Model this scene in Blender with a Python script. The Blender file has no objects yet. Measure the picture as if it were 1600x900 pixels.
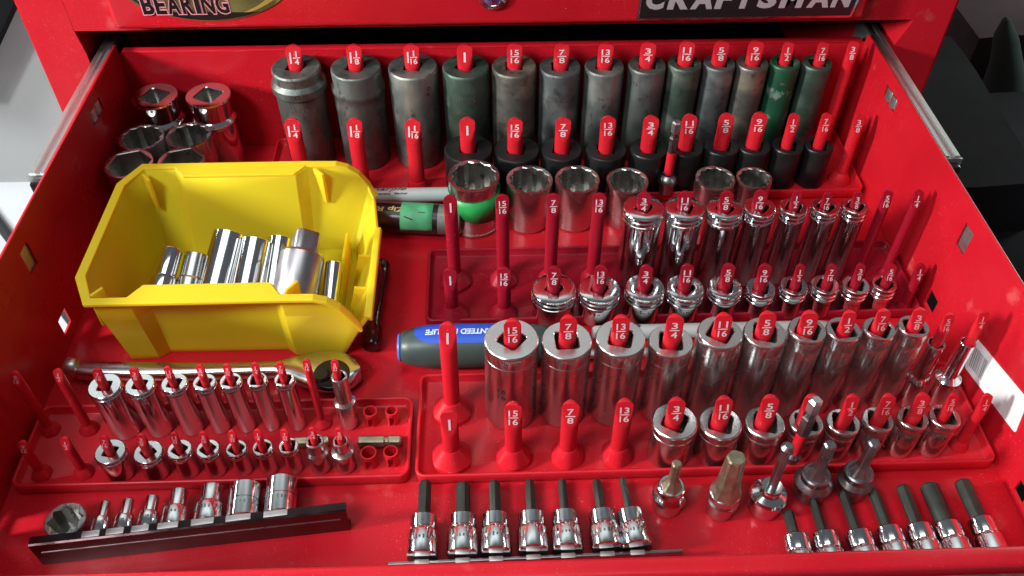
import bpy, bmesh, math, random
from mathutils import Vector, Matrix

random.seed(11)
S = bpy.context.scene
PI = math.pi

# ------------------------------------------------------------------ camera
cam_d = bpy.data.cameras.new('camera')
cam = bpy.data.objects.new('camera', cam_d)
S.collection.objects.link(cam)
S.camera = cam
cam_d.sensor_width = 36.0
cam_d.lens = 36.0 * 1365.0 / 1600.0
cam_d.clip_start = 0.02
cam_d.clip_end = 60.0
_r = Vector((0.99943081, -0.03355828, 0.00345068))
_d = Vector((-0.02169035, -0.71756388, -0.69615488))
_f = Vector((0.02583785, 0.69568378, -0.71788333))
cam.matrix_world = Matrix(((_r.x, -_d.x, -_f.x, 0.0),
                           (_r.y, -_d.y, -_f.y, 0.0),
                           (_r.z, -_d.z, -_f.z, 0.4388),
                           (0, 0, 0, 1)))

# ------------------------------------------------------------------ light
W = bpy.data.worlds.new('World')
S.world = W
W.use_nodes = True
W.node_tree.nodes['Background'].inputs[0].default_value = (0.80, 0.90, 1.0, 1)
W.node_tree.nodes['Background'].inputs[1].default_value = 0.12


def lamp(name, loc, target, sx, sy, power, color):
    l = bpy.data.lights.new(name, 'AREA')
    l.shape = 'RECTANGLE'
    l.size, l.size_y = sx, sy
    l.energy = power
    l.color = color
    o = bpy.data.objects.new(name, l)
    S.collection.objects.link(o)
    o.location = loc
    d = Vector(target) - Vector(loc)
    o.rotation_euler = d.to_track_quat('-Z', 'Y').to_euler()
    return o


lamp('shop_lamp', (-1.30, 0.03, 0.57), (0.0, 0.40, 0.02), 0.16, 0.20, 28.0, (1.0, 0.98, 0.95))
lamp('ceiling_lamp', (-0.80, -0.50, 1.40), (0.0, 0.32, 0.0), 0.45, 0.35, 17.0, (0.96, 0.98, 1.0))
lamp('wall_reflection_fill', (-0.45, 1.10, 1.62), (-0.45, 1.50, 1.64), 2.0, 0.3, 15.0, (0.93, 1.0, 0.99))  # added fill: brightens the wall that the chrome tops reflect
lamp('overhead_reflection_fill', (-0.25, 0.12, 2.0), (-0.25, 0.12, 0.0), 1.5, 0.75, 8.5, (0.95, 1.0, 0.98))  # added overhead panel, gives the chrome broad white highlights
lamp('left_floor_fill', (-1.5, 0.9, 0.5), (-1.05, 1.25, -0.75), 0.6, 0.6, 26.0, (0.93, 0.98, 1.0))  # added fill that brightens the pale floor at the left
lamp('right_wall_fill', (1.25, 1.05, 0.55), (1.0, 1.5, -0.30), 0.3, 0.3, 17.0, (0.90, 1.0, 0.94))  # added fill for the back wall right of the chest

S.view_settings.view_transform = 'Standard'
S.view_settings.look = 'None'
S.view_settings.exposure = 0.0
S.view_settings.gamma = 1.0
S.render.engine = 'CYCLES'
S.cycles.max_bounces = 8
S.cycles.glossy_bounces = 6
S.cycles.diffuse_bounces = 4
S.cycles.sample_clamp_indirect = 6.0
S.cycles.caustics_reflective = False

# ------------------------------------------------------------------ materials


def mat(name, base, metal=0.0, rough=0.4, spec=0.5, coat=0.0, var=0.0, vscale=60.0,
        rvar=0.0, bump=0.0, bscale=400.0, sss=0.0, tint=None, tint_scale=30.0, tint_lo=0.5, tint_hi=0.7,
        stretch=(1, 1, 1), dust=0.0, tint2=None):
    m = bpy.data.materials.new(name)
    m.use_nodes = True
    nt = m.node_tree
    b = nt.nodes['Principled BSDF']
    b.inputs['Base Color'].default_value = (*base, 1)
    b.inputs['Metallic'].default_value = metal
    b.inputs['Roughness'].default_value = rough
    b.inputs['Specular IOR Level'].default_value = spec
    b.inputs['Coat Weight'].default_value = coat
    b.inputs['Coat Roughness'].default_value = 0.12
    if sss:
        b.inputs['Subsurface Weight'].default_value = sss
        b.inputs['Subsurface Radius'].default_value = (1.0, 0.75, 0.15)
        b.inputs['Subsurface Scale'].default_value = 0.004
    if not (var or rvar or bump or tint or dust):
        return m
    tc = nt.nodes.new('ShaderNodeTexCoord')
    oi = nt.nodes.new('ShaderNodeObjectInfo')
    mp = nt.nodes.new('ShaderNodeMapping')
    mp.inputs['Scale'].default_value = stretch
    sc = nt.nodes.new('ShaderNodeMath')
    sc.operation = 'MULTIPLY'
    sc.inputs[1].default_value = 9.0
    nt.links.new(oi.outputs['Random'], sc.inputs[0])
    nt.links.new(tc.outputs['Object'], mp.inputs['Vector'])
    nt.links.new(sc.outputs[0], mp.inputs['Location'])

    def noise(scale, detail=4.0):
        n = nt.nodes.new('ShaderNodeTexNoise')
        n.inputs['Scale'].default_value = scale
        n.inputs['Detail'].default_value = detail
        nt.links.new(mp.outputs['Vector'], n.inputs['Vector'])
        return n

    def remap(src, a, b_, c, d):
        r = nt.nodes.new('ShaderNodeMapRange')
        r.inputs[1].default_value, r.inputs[2].default_value = a, b_
        r.inputs[3].default_value, r.inputs[4].default_value = c, d
        nt.links.new(src, r.inputs[0])
        return r.outputs[0]
    col = None
    if var:
        n = noise(vscale)
        mx = nt.nodes.new('ShaderNodeMix')
        mx.data_type = 'RGBA'
        mx.inputs[6].default_value = (*[c * (1 - var) for c in base], 1)
        mx.inputs[7].default_value = (*[min(1.0, c * (1 + var)) for c in base], 1)
        nt.links.new(remap(n.outputs['Fac'], 0.3, 0.7, 0, 1), mx.inputs[0])
        col = mx.outputs[2]
    if tint:
        n = noise(tint_scale, 6.0)
        mx = nt.nodes.new('ShaderNodeMix')
        mx.data_type = 'RGBA'
        if col:
            nt.links.new(col, mx.inputs[6])
        else:
            mx.inputs[6].default_value = (*base, 1)
        mx.inputs[7].default_value = (*tint, 1)
        nt.links.new(remap(n.outputs['Fac'], tint_lo, tint_hi, 0, 1), mx.inputs[0])
        col = mx.outputs[2]
    if tint2:
        n = noise(tint_scale * 3.7, 8.0)
        mx = nt.nodes.new('ShaderNodeMix')
        mx.data_type = 'RGBA'
        nt.links.new(col, mx.inputs[6])
        mx.inputs[7].default_value = (*tint2, 1)
        nt.links.new(remap(n.outputs['Fac'], 0.60, 0.70, 0, 0.8), mx.inputs[0])
        col = mx.outputs[2]
    if dust:
        n = noise(1300.0, 1.0)
        n2 = noise(14.0, 3.0)
        ml = nt.nodes.new('ShaderNodeMath')
        ml.operation = 'MULTIPLY'
        nt.links.new(remap(n.outputs['Fac'], 0.69, 0.76, 0, 1), ml.inputs[0])
        nt.links.new(remap(n2.outputs['Fac'], 0.42, 0.62, 0.05, dust), ml.inputs[1])
        mx = nt.nodes.new('ShaderNodeMix')
        mx.data_type = 'RGBA'
        if col:
            nt.links.new(col, mx.inputs[6])
        else:
            mx.inputs[6].default_value = (*base, 1)
        mx.inputs[7].default_value = (0.55, 0.42, 0.40, 1)
        nt.links.new(ml.outputs[0], mx.inputs[0])
        col = mx.outputs[2]
    if col:
        nt.links.new(col, b.inputs['Base Color'])
    if rvar:
        n = noise(vscale * 1.7)
        nt.links.new(remap(n.outputs['Fac'], 0.3, 0.7, max(0.02, rough - rvar), rough + rvar), b.inputs['Roughness'])
    if bump:
        n = noise(bscale, 3.0)
        bp = nt.nodes.new('ShaderNodeBump')
        bp.inputs['Strength'].default_value = bump
        bp.inputs['Distance'].default_value = 0.001
        nt.links.new(n.outputs['Fac'], bp.inputs['Height'])
        nt.links.new(bp.outputs['Normal'], b.inputs['Normal'])
    return m


M = {}
M['paint'] = mat('red_paint', (0.54, 0.009, 0.020), rough=0.33, spec=0.32, coat=0.08, var=0.10, vscale=14, rvar=0.12, dust=0.38, bump=0.05, bscale=500,
                 tint=(0.62, 0.10, 0.10), tint_scale=38, tint_lo=0.66, tint_hi=0.80)
M['tray'] = mat('red_plastic', (0.58, 0.012, 0.024), rough=0.38, spec=0.35, var=0.08, vscale=24, rvar=0.10, dust=0.5, bump=0.04, bscale=700,
                tint=(0.62, 0.07, 0.07), tint_scale=60, tint_lo=0.66, tint_hi=0.85)
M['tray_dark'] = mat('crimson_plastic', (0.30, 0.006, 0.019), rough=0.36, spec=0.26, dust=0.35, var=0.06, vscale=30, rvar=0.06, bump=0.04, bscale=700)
M['print'] = mat('white_print', (0.70, 0.56, 0.58), rough=0.6)
M['print_red'] = mat('worn_pink_print', (0.78, 0.36, 0.38), rough=0.6)
M['chrome'] = mat('polished_chrome', (0.74, 0.74, 0.75), metal=1, rough=0.12, rvar=0.05, vscale=60)
M['satin'] = mat('worn_chrome', (0.62, 0.61, 0.60), metal=1, rough=0.26, rvar=0.03, vscale=40, var=0.05)
M['zinc'] = mat('zinc_steel', (0.66, 0.66, 0.65), metal=1, rough=0.42, rvar=0.08, vscale=60, var=0.1, stretch=(1, 0.15, 1))
M['ratchet_chrome'] = mat('hazy_chrome', (0.66, 0.66, 0.67), metal=1, rough=0.24, rvar=0.05, vscale=50)
M['grey_satin'] = mat('grey_satin_steel', (0.50, 0.48, 0.50), metal=1, rough=0.34, rvar=0.05, vscale=60, var=0.05)
M['grey_steel'] = mat('grey_steel', (0.30, 0.31, 0.32), metal=1, rough=0.34, rvar=0.1, vscale=80, var=0.2)
M['bit_black'] = mat('black_oxide_bit', (0.046, 0.054, 0.046), metal=0.55, rough=0.42, rvar=0.08, vscale=90, var=0.2)
M['bit_brown'] = mat('worn_steel_bit', (0.36, 0.31, 0.22), metal=0.9, rough=0.38, rvar=0.1, vscale=150, var=0.3)
M['impact'] = mat('grey_impact_steel', (0.138, 0.158, 0.148), metal=0.75, rough=0.50, rvar=0.10, vscale=70, var=0.25, bump=0.08, bscale=900,
                  tint=(0.36, 0.38, 0.34), tint_scale=42, tint_lo=0.48, tint_hi=0.72, tint2=(0.055, 0.060, 0.056), stretch=(1, 1, 0.6))
M['impact_green'] = mat('greenish_impact_steel', (0.070, 0.115, 0.088), metal=0.7, rough=0.50, rvar=0.1, vscale=70, var=0.25, bump=0.08, bscale=900,
                        tint=(0.26, 0.30, 0.26), tint_scale=42, tint_lo=0.54, tint_hi=0.76, tint2=(0.045, 0.062, 0.05))
M['impact_brown'] = mat('brownish_impact_steel', (0.150, 0.150, 0.130), metal=0.75, rough=0.50, rvar=0.1, vscale=70, var=0.25, bump=0.08, bscale=900,
                        tint=(0.36, 0.32, 0.23), tint_scale=40, tint_lo=0.50, tint_hi=0.72, tint2=(0.07, 0.065, 0.05))
M['impact_blue'] = mat('bluish_impact_steel', (0.132, 0.152, 0.152), metal=0.75, rough=0.50, rvar=0.1, vscale=70, var=0.25, bump=0.08, bscale=900,
                       tint=(0.36, 0.37, 0.36), tint_scale=42, tint_lo=0.52, tint_hi=0.74, tint2=(0.05, 0.058, 0.064))
M['green_paint'] = mat('chipped_green_paint', (0.010, 0.068, 0.034), metal=0.15, rough=0.42, var=0.3, vscale=50, bump=0.1, bscale=700,
                       tint=(0.17, 0.22, 0.19), tint_scale=80, tint_lo=0.57, tint_hi=0.66, tint2=(0.02, 0.05, 0.03))
M['black_steel'] = mat('black_oxide_steel', (0.020, 0.021, 0.022), metal=0.5, rough=0.36, rvar=0.08, vscale=70, var=0.3, bump=0.05, bscale=900)
M['bore'] = mat('dull_bore_steel', (0.38, 0.375, 0.35), metal=1, rough=0.34, rvar=0.1, vscale=90, var=0.25)
M['bore_dark'] = mat('dark_bore', (0.03, 0.028, 0.026), metal=0.6, rough=0.5)
M['dark'] = mat('dark_hole', (0.006, 0.006, 0.006), rough=0.7)
M['yellow'] = mat('yellow_plastic', (0.96, 0.96, 0.04), rough=0.38,  var=0.03, vscale=20, bump=0.03, bscale=500)
M['green_tape'] = mat('green_tape', (0.018, 0.32, 0.075), rough=0.40, var=0.18, vscale=90, bump=0.25, bscale=220)
M['green_tape_pale'] = mat('pale_green_tape', (0.10, 0.52, 0.24), rough=0.55, var=0.15, vscale=90, bump=0.3, bscale=240)
M['ink'] = mat('black_ink', (0.02, 0.022, 0.03), rough=0.6)
M['pen_white'] = mat('dull_white_plastic', (0.42, 0.43, 0.42), rough=0.45, var=0.05, vscale=40)
M['white_plastic'] = mat('white_plastic', (0.68, 0.74, 0.73), rough=0.35, var=0.04, vscale=40)
M['tube_dark'] = mat('dark_glossy_plastic', (0.018, 0.012, 0.014), rough=0.25, var=0.2, vscale=60)
M['tube_red'] = mat('dull_red_band', (0.30, 0.035, 0.05), rough=0.35)
M['tube_clear'] = mat('smoky_plastic', (0.16, 0.17, 0.15), rough=0.18, var=0.3, vscale=90)
M['yellow_print'] = mat('yellow_print', (0.62, 0.56, 0.16), rough=0.5)
M['handle_grey'] = mat('dark_green_grey_rubber', (0.040, 0.066, 0.060), rough=0.40, var=0.12, vscale=60, bump=0.05, bscale=600)
M['handle_blue'] = mat('blue_label', (0.020, 0.085, 0.52), rough=0.35)
M['blue_cap'] = mat('blue_plastic', (0.06, 0.16, 0.55), rough=0.35)
M['pale_print'] = mat('pale_print', (0.66, 0.74, 0.86), rough=0.5)
M['paper'] = mat('white_paper', (0.86, 0.86, 0.87), rough=0.6, var=0.02, vscale=60)
M['grey_ink'] = mat('grey_ink', (0.32, 0.32, 0.33), rough=0.7)
M['black_gloss'] = mat('black_gloss', (0.012, 0.010, 0.012), rough=0.2)
M['badge_grey'] = mat('badge_letter_grey', (0.50, 0.46, 0.48), rough=0.35, metal=0.3)
M['gold'] = mat('gold_foil', (0.72, 0.55, 0.16), metal=0.7, rough=0.28, var=0.25, vscale=80)
M['olive'] = mat('olive_print', (0.12, 0.10, 0.035), rough=0.3, var=0.5, vscale=50)
M['pink'] = mat('pink_outline', (0.78, 0.30, 0.36), rough=0.4)
M['rail'] = mat('dark_glossy_steel', (0.11, 0.065, 0.07), metal=1.0, rough=0.14, rvar=0.06, vscale=60, var=0.1)
M['concrete'] = mat('pale_concrete', (0.50, 0.52, 0.53), rough=0.7, var=0.06, vscale=3, bump=0.1, bscale=60)
M['wall'] = mat('grey_wall', (0.34, 0.36, 0.36), rough=0.7, var=0.05, vscale=3)
M['fabric'] = mat('black_fabric', (0.006, 0.006, 0.007), rough=0.95, spec=0.1, var=0.4, vscale=9, bump=0.4, bscale=60)
M['fabric_brown'] = mat('dark_brown_fabric', (0.022, 0.014, 0.015), rough=0.95, spec=0.1, var=0.4, vscale=9, bump=0.4, bscale=60)
M['fabric_green'] = mat('dark_green_fabric', (0.018, 0.024, 0.022), rough=0.95, spec=0.1, var=0.4, vscale=9)
M['foliage'] = mat('dull_green_cloth', (0.12, 0.15, 0.10), rough=0.9, var=0.3, vscale=12)
M['pvc'] = mat('grey_pvc', (0.26, 0.27, 0.27), rough=0.5)
M['rubber_and_shade'] = mat('black_rubber_and_shade', (0.015, 0.015, 0.016), rough=0.6)  # hose rubber; also the shade coloured into the chest cavity

# thin polypropylene: part of the light passes through the wall
_nt = M['yellow'].node_tree
_out = next(n for n in _nt.nodes if n.type == 'OUTPUT_MATERIAL')
_tr = _nt.nodes.new('ShaderNodeBsdfTranslucent')
_tr.inputs['Color'].default_value = (1.0, 0.48, 0.022, 1)
_ms = _nt.nodes.new('ShaderNodeMixShader')
_ms.inputs[0].default_value = 0.45
_nt.links.new(_nt.nodes['Principled BSDF'].outputs[0], _ms.inputs[1])
_nt.links.new(_tr.outputs[0], _ms.inputs[2])
_nt.links.new(_ms.outputs[0], _out.inputs['Surface'])

# ------------------------------------------------------------------ helpers


def link(name, me, m, parent=None, angle=35):
    o = bpy.data.objects.new(name, me)
    S.collection.objects.link(o)
    if m is not None and not me.materials:
        me.materials.append(m)
    if parent:
        o.parent = parent
    return o


def to_mesh(bm, name, angle=35, smooth=True):
    bmesh.ops.recalc_face_normals(bm, faces=bm.faces)
    me = bpy.data.meshes.new(name)
    bm.to_mesh(me)
    bm.free()
    if smooth:
        for p in me.polygons:
            p.use_smooth = True
        me.set_sharp_from_angle(angle=math.radians(angle))
    return me


def obj(name, bm, m, parent=None, angle=35, smooth=True, loc=None, rot=None):
    o = link(name, to_mesh(bm, name, angle, smooth), m, parent)
    if loc:
        o.location = loc
    if rot:
        o.rotation_euler = rot
    return o


def tag(o, label, cat, group=None, kind=None):
    if label:
        o['label'] = label
    if cat:
        o['category'] = cat
    if group:
        o['group'] = group
    if kind:
        o['kind'] = kind
    return o


def thing(name, label, cat, loc=(0, 0, 0), rot=(0, 0, 0), group=None):
    o = bpy.data.objects.new(name, None)
    o.empty_display_size = 0.01
    S.collection.objects.link(o)
    o.location = loc
    o.rotation_euler = rot
    return tag(o, label, cat, group)


def box(bm, x0, x1, y0, y1, z0, z1, bev=0.0, seg=2):
    r = bmesh.ops.create_cube(bm, size=1.0, matrix=Matrix.Translation(((x0 + x1) / 2, (y0 + y1) / 2, (z0 + z1) / 2))
                              @ Matrix.Diagonal((x1 - x0, y1 - y0, z1 - z0, 1)))
    if bev:
        es = list({e for v in r['verts'] for e in v.link_edges})
        bmesh.ops.bevel(bm, geom=es, offset=bev, segments=seg, affect='EDGES', profile=0.5)


def B(*a, **k):
    bm = bmesh.new()
    box(bm, *a, **k)
    return bm


def ring(bm, pts):
    return [bm.verts.new(p) for p in pts]


def bridge(bm, a, b, closed=True):
    n = len(a)
    for i in range(n if closed else n - 1):
        j = (i + 1) % n
        try:
            bm.faces.new((a[i], a[j], b[j], b[i]))
        except ValueError:
            pass


def fan(bm, r, c):
    v = bm.verts.new(c)
    n = len(r)
    for i in range(n):
        bm.faces.new((r[i], r[(i + 1) % n], v))


def lathe(bm, prof, N=40, mtx=None, cap0=True, cap1=True, rho=None):
    """prof: (radius, z). axis +Z."""
    rings = []
    for (r, z) in prof:
        pts = []
        for i in range(N):
            a = 2 * PI * i / N
            rr = r * (rho(a) if rho else 1.0)
            p = Vector((rr * math.cos(a), rr * math.sin(a), z))
            pts.append(mtx @ p if mtx else p)
        rings.append(ring(bm, pts))
    for a, b in zip(rings, rings[1:]):
        bridge(bm, a, b)
    for flag, r, z in ((cap0, rings[0], prof[0][1]), (cap1, rings[-1], prof[-1][1])):
        if flag:
            c = Vector((0, 0, z))
            fan(bm, r, mtx @ c if mtx else c)
    return rings


def hexr(a):
    t = (a % (PI / 3)) - PI / 6
    return 1.0 / math.cos(t)


def sq(a):
    t = (a % (PI / 2)) - PI / 4
    return min(1.0 / math.cos(t), 1.30)


def star12(a):
    return max(hexr(a), hexr(a + PI / 6))


def star8(a):
    t1 = (a % (PI / 2)) - PI / 4
    t2 = ((a + PI / 4) % (PI / 2)) - PI / 4
    return max(1 / math.cos(t1), 1 / math.cos(t2))


def rnd6(a):
    return hexr(a)


def socket_bm(bm, prof, hole, hr, depth, N=48, rot=0.0, ch=0.0005, mtx=None):
    """solid of revolution with a shaped hole in its top face"""
    T = mtx if mtx else Matrix.Identity(4)
    rings = []

    def R(fn, r, z):
        return ring(bm, [T @ Vector((r * fn(2 * PI * i / N) * math.cos(2 * PI * i / N + rot),
                                     r * fn(2 * PI * i / N) * math.sin(2 * PI * i / N + rot), z)) for i in range(N)])
    one = lambda a: 1.0
    for r, z in prof:
        rings.append(R(one, r, z))
    zt = prof[-1][1]
    rings.append(R(hole, hr + ch, zt))
    rings.append(R(hole, hr, zt - ch))
    rings.append(R(hole, hr, zt - depth))
    for a, b in zip(rings, rings[1:]):
        bridge(bm, a, b)
    fan(bm, rings[0], T @ Vector((0, 0, prof[0][1])))
    inner = set(rings[-2]) | set(rings[-1])
    fan(bm, rings[-1], T @ Vector((0, 0, zt - depth)))
    for v in rings[-1]:
        for f in v.link_faces:
            f.material_index = 1


_tc = {}


def text_geo(s, bold=0.0, shear=0.0):
    key = (s, bold, shear)
    if key not in _tc:
        cu = bpy.data.curves.new('t', 'FONT')
        cu.body = s
        cu.size = 1.0
        cu.offset = bold
        cu.shear = shear
        cu.resolution_u = 3
        o = bpy.data.objects.new('t', cu)
        S.collection.objects.link(o)
        dg = bpy.context.evaluated_depsgraph_get()
        me = bpy.data.meshes.new_from_object(o.evaluated_get(dg))
        vs = [tuple(v.co) for v in me.vertices]
        fs = [tuple(p.vertices) for p in me.polygons]
        bpy.data.objects.remove(o)
        bpy.data.curves.remove(cu)
        bpy.data.meshes.remove(me)
        x0 = min(v[0] for v in vs); x1 = max(v[0] for v in vs)
        y0 = min(v[1] for v in vs); y1 = max(v[1] for v in vs)
        _tc[key] = ([((v[0] - x0) / max(1e-6, x1 - x0) - .5, (v[1] - y0) / max(1e-6, y1 - y0) - .5) for v in vs], fs)
    return _tc[key]


def text(bm, s, cx, cy, w, h, fn, bold=0.0, shear=0.0, flip=False):
    """text fitted into a w x h box centred on (cx,cy); fn maps (u,v) to a point"""
    vs, fs = text_geo(s, bold, shear)
    k = -1 if flip else 1
    bv = [bm.verts.new(fn(cx + k * u * w, cy + k * v * h)) for u, v in vs]
    for f in fs:
        try:
            bm.faces.new([bv[i] for i in f])
        except ValueError:
            pass


def rect(bm, x0, x1, y0, y1, fn, nx=1, ny=1):
    g = [[bm.verts.new(fn(x0 + (x1 - x0) * i / nx, y0 + (y1 - y0) * j / ny)) for i in range(nx + 1)] for j in range(ny + 1)]
    for j in range(ny):
        for i in range(nx):
            bm.faces.new((g[j][i], g[j][i + 1], g[j + 1][i + 1], g[j + 1][i]))


def prism(bm, poly, fn0, fn1):
    a = ring(bm, [fn0(*p) for p in poly])
    b = ring(bm, [fn1(*p) for p in poly])
    bridge(bm, a, b)
    bm.faces.new(a)
    bm.faces.new(list(reversed(b)))


def rrect(x0, x1, y0, y1, r, n=5):
    pts = []
    for cx, cy, a0 in ((x1 - r, y0 + r, -PI / 2), (x1 - r, y1 - r, 0), (x0 + r, y1 - r, PI / 2), (x0 + r, y0 + r, PI)):
        for i in range(n + 1):
            a = a0 + PI / 2 * i / n
            pts.append((cx + r * math.cos(a), cy + r * math.sin(a)))
    return pts


def axis_y(loc, yaw=0.0, pitch=0.0):
    """matrix taking +Z to +Y (lying, pointing to the back of the drawer)"""
    return Matrix.Translation(loc) @ Matrix.Rotation(yaw, 4, 'Z') @ Matrix.Rotation(-PI / 2 + pitch, 4, 'X')


def axis_x(loc, yaw=0.0):
    return Matrix.Translation(loc) @ Matrix.Rotation(yaw, 4, 'Z') @ Matrix.Rotation(PI / 2, 4, 'Y')


# ================================================================== setting
fl = obj('floor', B(-5, 5, -4, 4, -0.80, -0.75), M['concrete'], smooth=False)
fl['kind'] = 'structure'
wl = obj('wall', B(-5, 5, 1.50, 1.60, -0.75, 2.2), M['wall'], smooth=False)
wl['kind'] = 'structure'

# ------------------------------------------------------------------ tool chest
chest = thing('tool_chest', 'red steel tool chest behind the open drawer with two emblems on its upper drawer', 'tool chest', (0.009, 0.585, -0.75))
inv = Matrix.Translation((-0.009, -0.585, 0.75))


def cobj(name, bm, m, parent=None, angle=35):
    bm.transform(inv)
    return obj(name, bm, m, parent or chest, angle)


bm = bmesh.new()
prism(bm, [(-0.332, -0.75), (-0.296, -0.75), (-0.2945, 0.088), (-0.2945, 0.094), (-0.2970, 0.1128), (-0.2970, 0.30), (-0.332, 0.30)],
      lambda x, z: Vector((x, 0.585, z)), lambda x, z: Vector((x, 1.0, z)))
bmesh.ops.bevel(bm, geom=[e for e in bm.edges if all(abs(v.co.x + 0.332) < 1e-4 for v in e.verts) and all(v.co.y < 0.6 for v in e.verts)],
                offset=0.003, segments=3, affect='EDGES')
cobj('side_post', bm, M['paint'])
bm = bmesh.new()
prism(bm, [(0.350, -0.75), (0.350, 0.30), (0.3192, 0.30), (0.3192, 0.1102), (0.3112, 0.090), (0.3112, -0.75)],
      lambda x, z: Vector((x, 0.585, z)), lambda x, z: Vector((x, 1.0, z)))
bmesh.ops.bevel(bm, geom=[e for e in bm.edges if all(abs(v.co.x - 0.350) < 1e-4 for v in e.verts) and all(v.co.y < 0.6 for v in e.verts)],
                offset=0.003, segments=3, affect='EDGES')
cobj('side_post', bm, M['paint'])
cobj('top_frame', B(-0.2968, 0.3190, 0.5851, 0.99, 0.1125, 0.2995), M['paint'])
cobj('lower_body', B(-0.2955, 0.3110, 0.5853, 0.99, -0.7495, -0.030, bev=0.002), M['paint'])
cobj('back_panel', B(-0.2955, 0.3110, 0.975, 0.989, -0.0295, 0.1120), M['rubber_and_shade'])  # this and the next two: black colour painted in for cavity shade
cobj('shade_lining_floor', B(-0.2935, 0.3105, 0.600, 0.974, -0.0296, -0.0270), M['rubber_and_shade'])  # added sheet, darkens the red body top beneath it
cobj('shade_lining_ceiling', B(-0.2935, 0.3105, 0.600, 0.974, 0.1085, 0.1120), M['rubber_and_shade'])
uf = cobj('upper_drawer_front', B(-0.2625, 0.2768, 0.5732, 0.5848, 0.1187, 0.272, bev=0.0045, seg=4), M['paint'])
DY = 0.5730


def front(off=0.0):
    return lambda u, v: Vector((u, DY - off, v))


# keyed lock
bm = bmesh.new()
lm = Matrix.Translation((0.0067, 0.5731, 0.1425)) @ Matrix.Rotation(PI / 2, 4, 'X')
lathe(bm, [(0.0108, 0.0), (0.0108, 0.0014), (0.0098, 0.0026), (0.0070, 0.0030), (0.0066, 0.0024)], N=40, mtx=lm)
lk = cobj('lock', bm, M['chrome'])
bm = bmesh.new()
box(bm, 0.0060, 0.0074, 0.5703, 0.5708, 0.1385, 0.1445)
cobj('keyhole', bm, M['dark'], lk)

# oval emblem with lettering
ocx, ocz, oa, ob = -0.1920, 0.1612, 0.0625, 0.0350
bm = bmesh.new()
prism(bm, [(ocx + oa * math.cos(2 * PI * i / 64), ocz + ob * math.sin(2 * PI * i / 64)) for i in range(64)],
      front(0.0001), front(0.0006))
em = cobj('oval_emblem', bm, M['olive'])


def crescent(bm, a0, a1, ri, ro, off, n=24, taper=True):
    pin, pout = [], []
    for i in range(n + 1):
        t = i / n
        a = a0 + (a1 - a0) * t
        k = math.sin(PI * t) if taper else 1.0
        rin = ro - (ro - ri) * k
        pin.append(bm.verts.new((ocx + oa * rin * math.cos(a), DY - off, ocz + ob * rin * math.sin(a))))
        pout.append(bm.verts.new((ocx + oa * ro * math.cos(a), DY - off, ocz + ob * ro * math.sin(a))))
    bridge(bm, pin, pout, closed=False)


bm = bmesh.new()
crescent(bm, -1.35, 0.9, 0.84, 0.93, 0.0007)
crescent(bm, -0.75, 0.6, 0.955, 0.99, 0.0007)
cobj('gold_swoosh', bm, M['gold'], em)
bm = bmesh.new()
crescent(bm, -2.25, -0.95, 0.80, 0.985, 0.00072)
crescent(bm, -3.2, -2.35, 0.70, 0.97, 0.00072)
cobj('black_border', bm, M['black_gloss'], em)
bm = bmesh.new()
crescent(bm, -2.95, -2.5, 0.80, 0.93, 0.00078)
cobj('grey_flash', bm, M['grey_steel'], em)
LW = (0.0080, 0.0070, 0.0088, 0.0082, 0.0034, 0.0086, 0.0086)
for nm, off, grow, m_ in (('letter_outline', 0.0009, 0.0018, 'pink'), ('lettering', 0.0011, 0.0, 'black_gloss')):
    bm = bmesh.new()
    lx = -0.2376
    for ch, w in zip('BEARING', LW):
        text(bm, ch, lx + w / 2, 0.1390, w + grow * 0.8, 0.0142 + grow, front(off), bold=0.03 if not grow else 0.075)
        lx += w + 0.0012
    cobj(nm, bm, M[m_], em)

# rectangular badge
bm = bmesh.new()
prism(bm, [(0.1097, 0.1224), (0.2655, 0.1224), (0.2705, 0.1545), (0.1110, 0.1545)], front(0.0001), front(0.0012))
bd = cobj('name_badge', bm, M['chrome'])
bm = bmesh.new()
prism(bm, [(0.1114, 0.1240), (0.2640, 0.1240), (0.2685, 0.1530), (0.1126, 0.1530)], front(0.0012), front(0.0016))
cobj('badge_field', bm, M['black_gloss'], bd)
bm = bmesh.new()
lx = 0.1150
for ch, w in zip('CRAFTSMAN', (0.0140, 0.0150, 0.0160, 0.0130, 0.0145, 0.0145, 0.0185, 0.0160, 0.0150)):
    text(bm, ch, lx + w / 2, 0.1386, w, 0.0158, front(0.0019), bold=0.055, shear=0.12)
    lx += w + 0.0014
cobj('lettering', bm, M['badge_grey'], bd)

# slides that carry the drawer
def slide(sgn, xin, xout):
    bm = bmesh.new()
    w = xout - xin
    P = [(0, 0.048), (0, 0.0910), (0.10, 0.0928), (0.28, 0.0928), (0.34, 0.0914), (0.56, 0.0914), (0.62, 0.0928), (0.88, 0.0928), (1, 0.0910), (1, 0.048)]
    prism(bm, [(xin + w * t, z) for t, z in P], lambda x, z: Vector((x, 0.446, z)), lambda x, z: Vector((x, 0.625, z)))
    s = cobj('slide_rail', bm, M['zinc'])
    bm = bmesh.new()
    a, b = sorted((xin + w * 0.12, xout - w * 0.12))
    box(bm, a, b, 0.4395, 0.4458, 0.058, 0.0885, bev=0.0012)
    cobj('bearing_cage', bm, M['black_gloss'], s)
    bm = bmesh.new()
    a, b = sorted((xin, xout))
    box(bm, a - 0.0005, b + 0.0005, 0.4448, 0.4462, 0.050, 0.0912)
    cobj('end_lip', bm, M['zinc'], s)


slide(-1, -0.2784, -0.2900)
slide(1, 0.2964, 0.3085)

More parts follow.
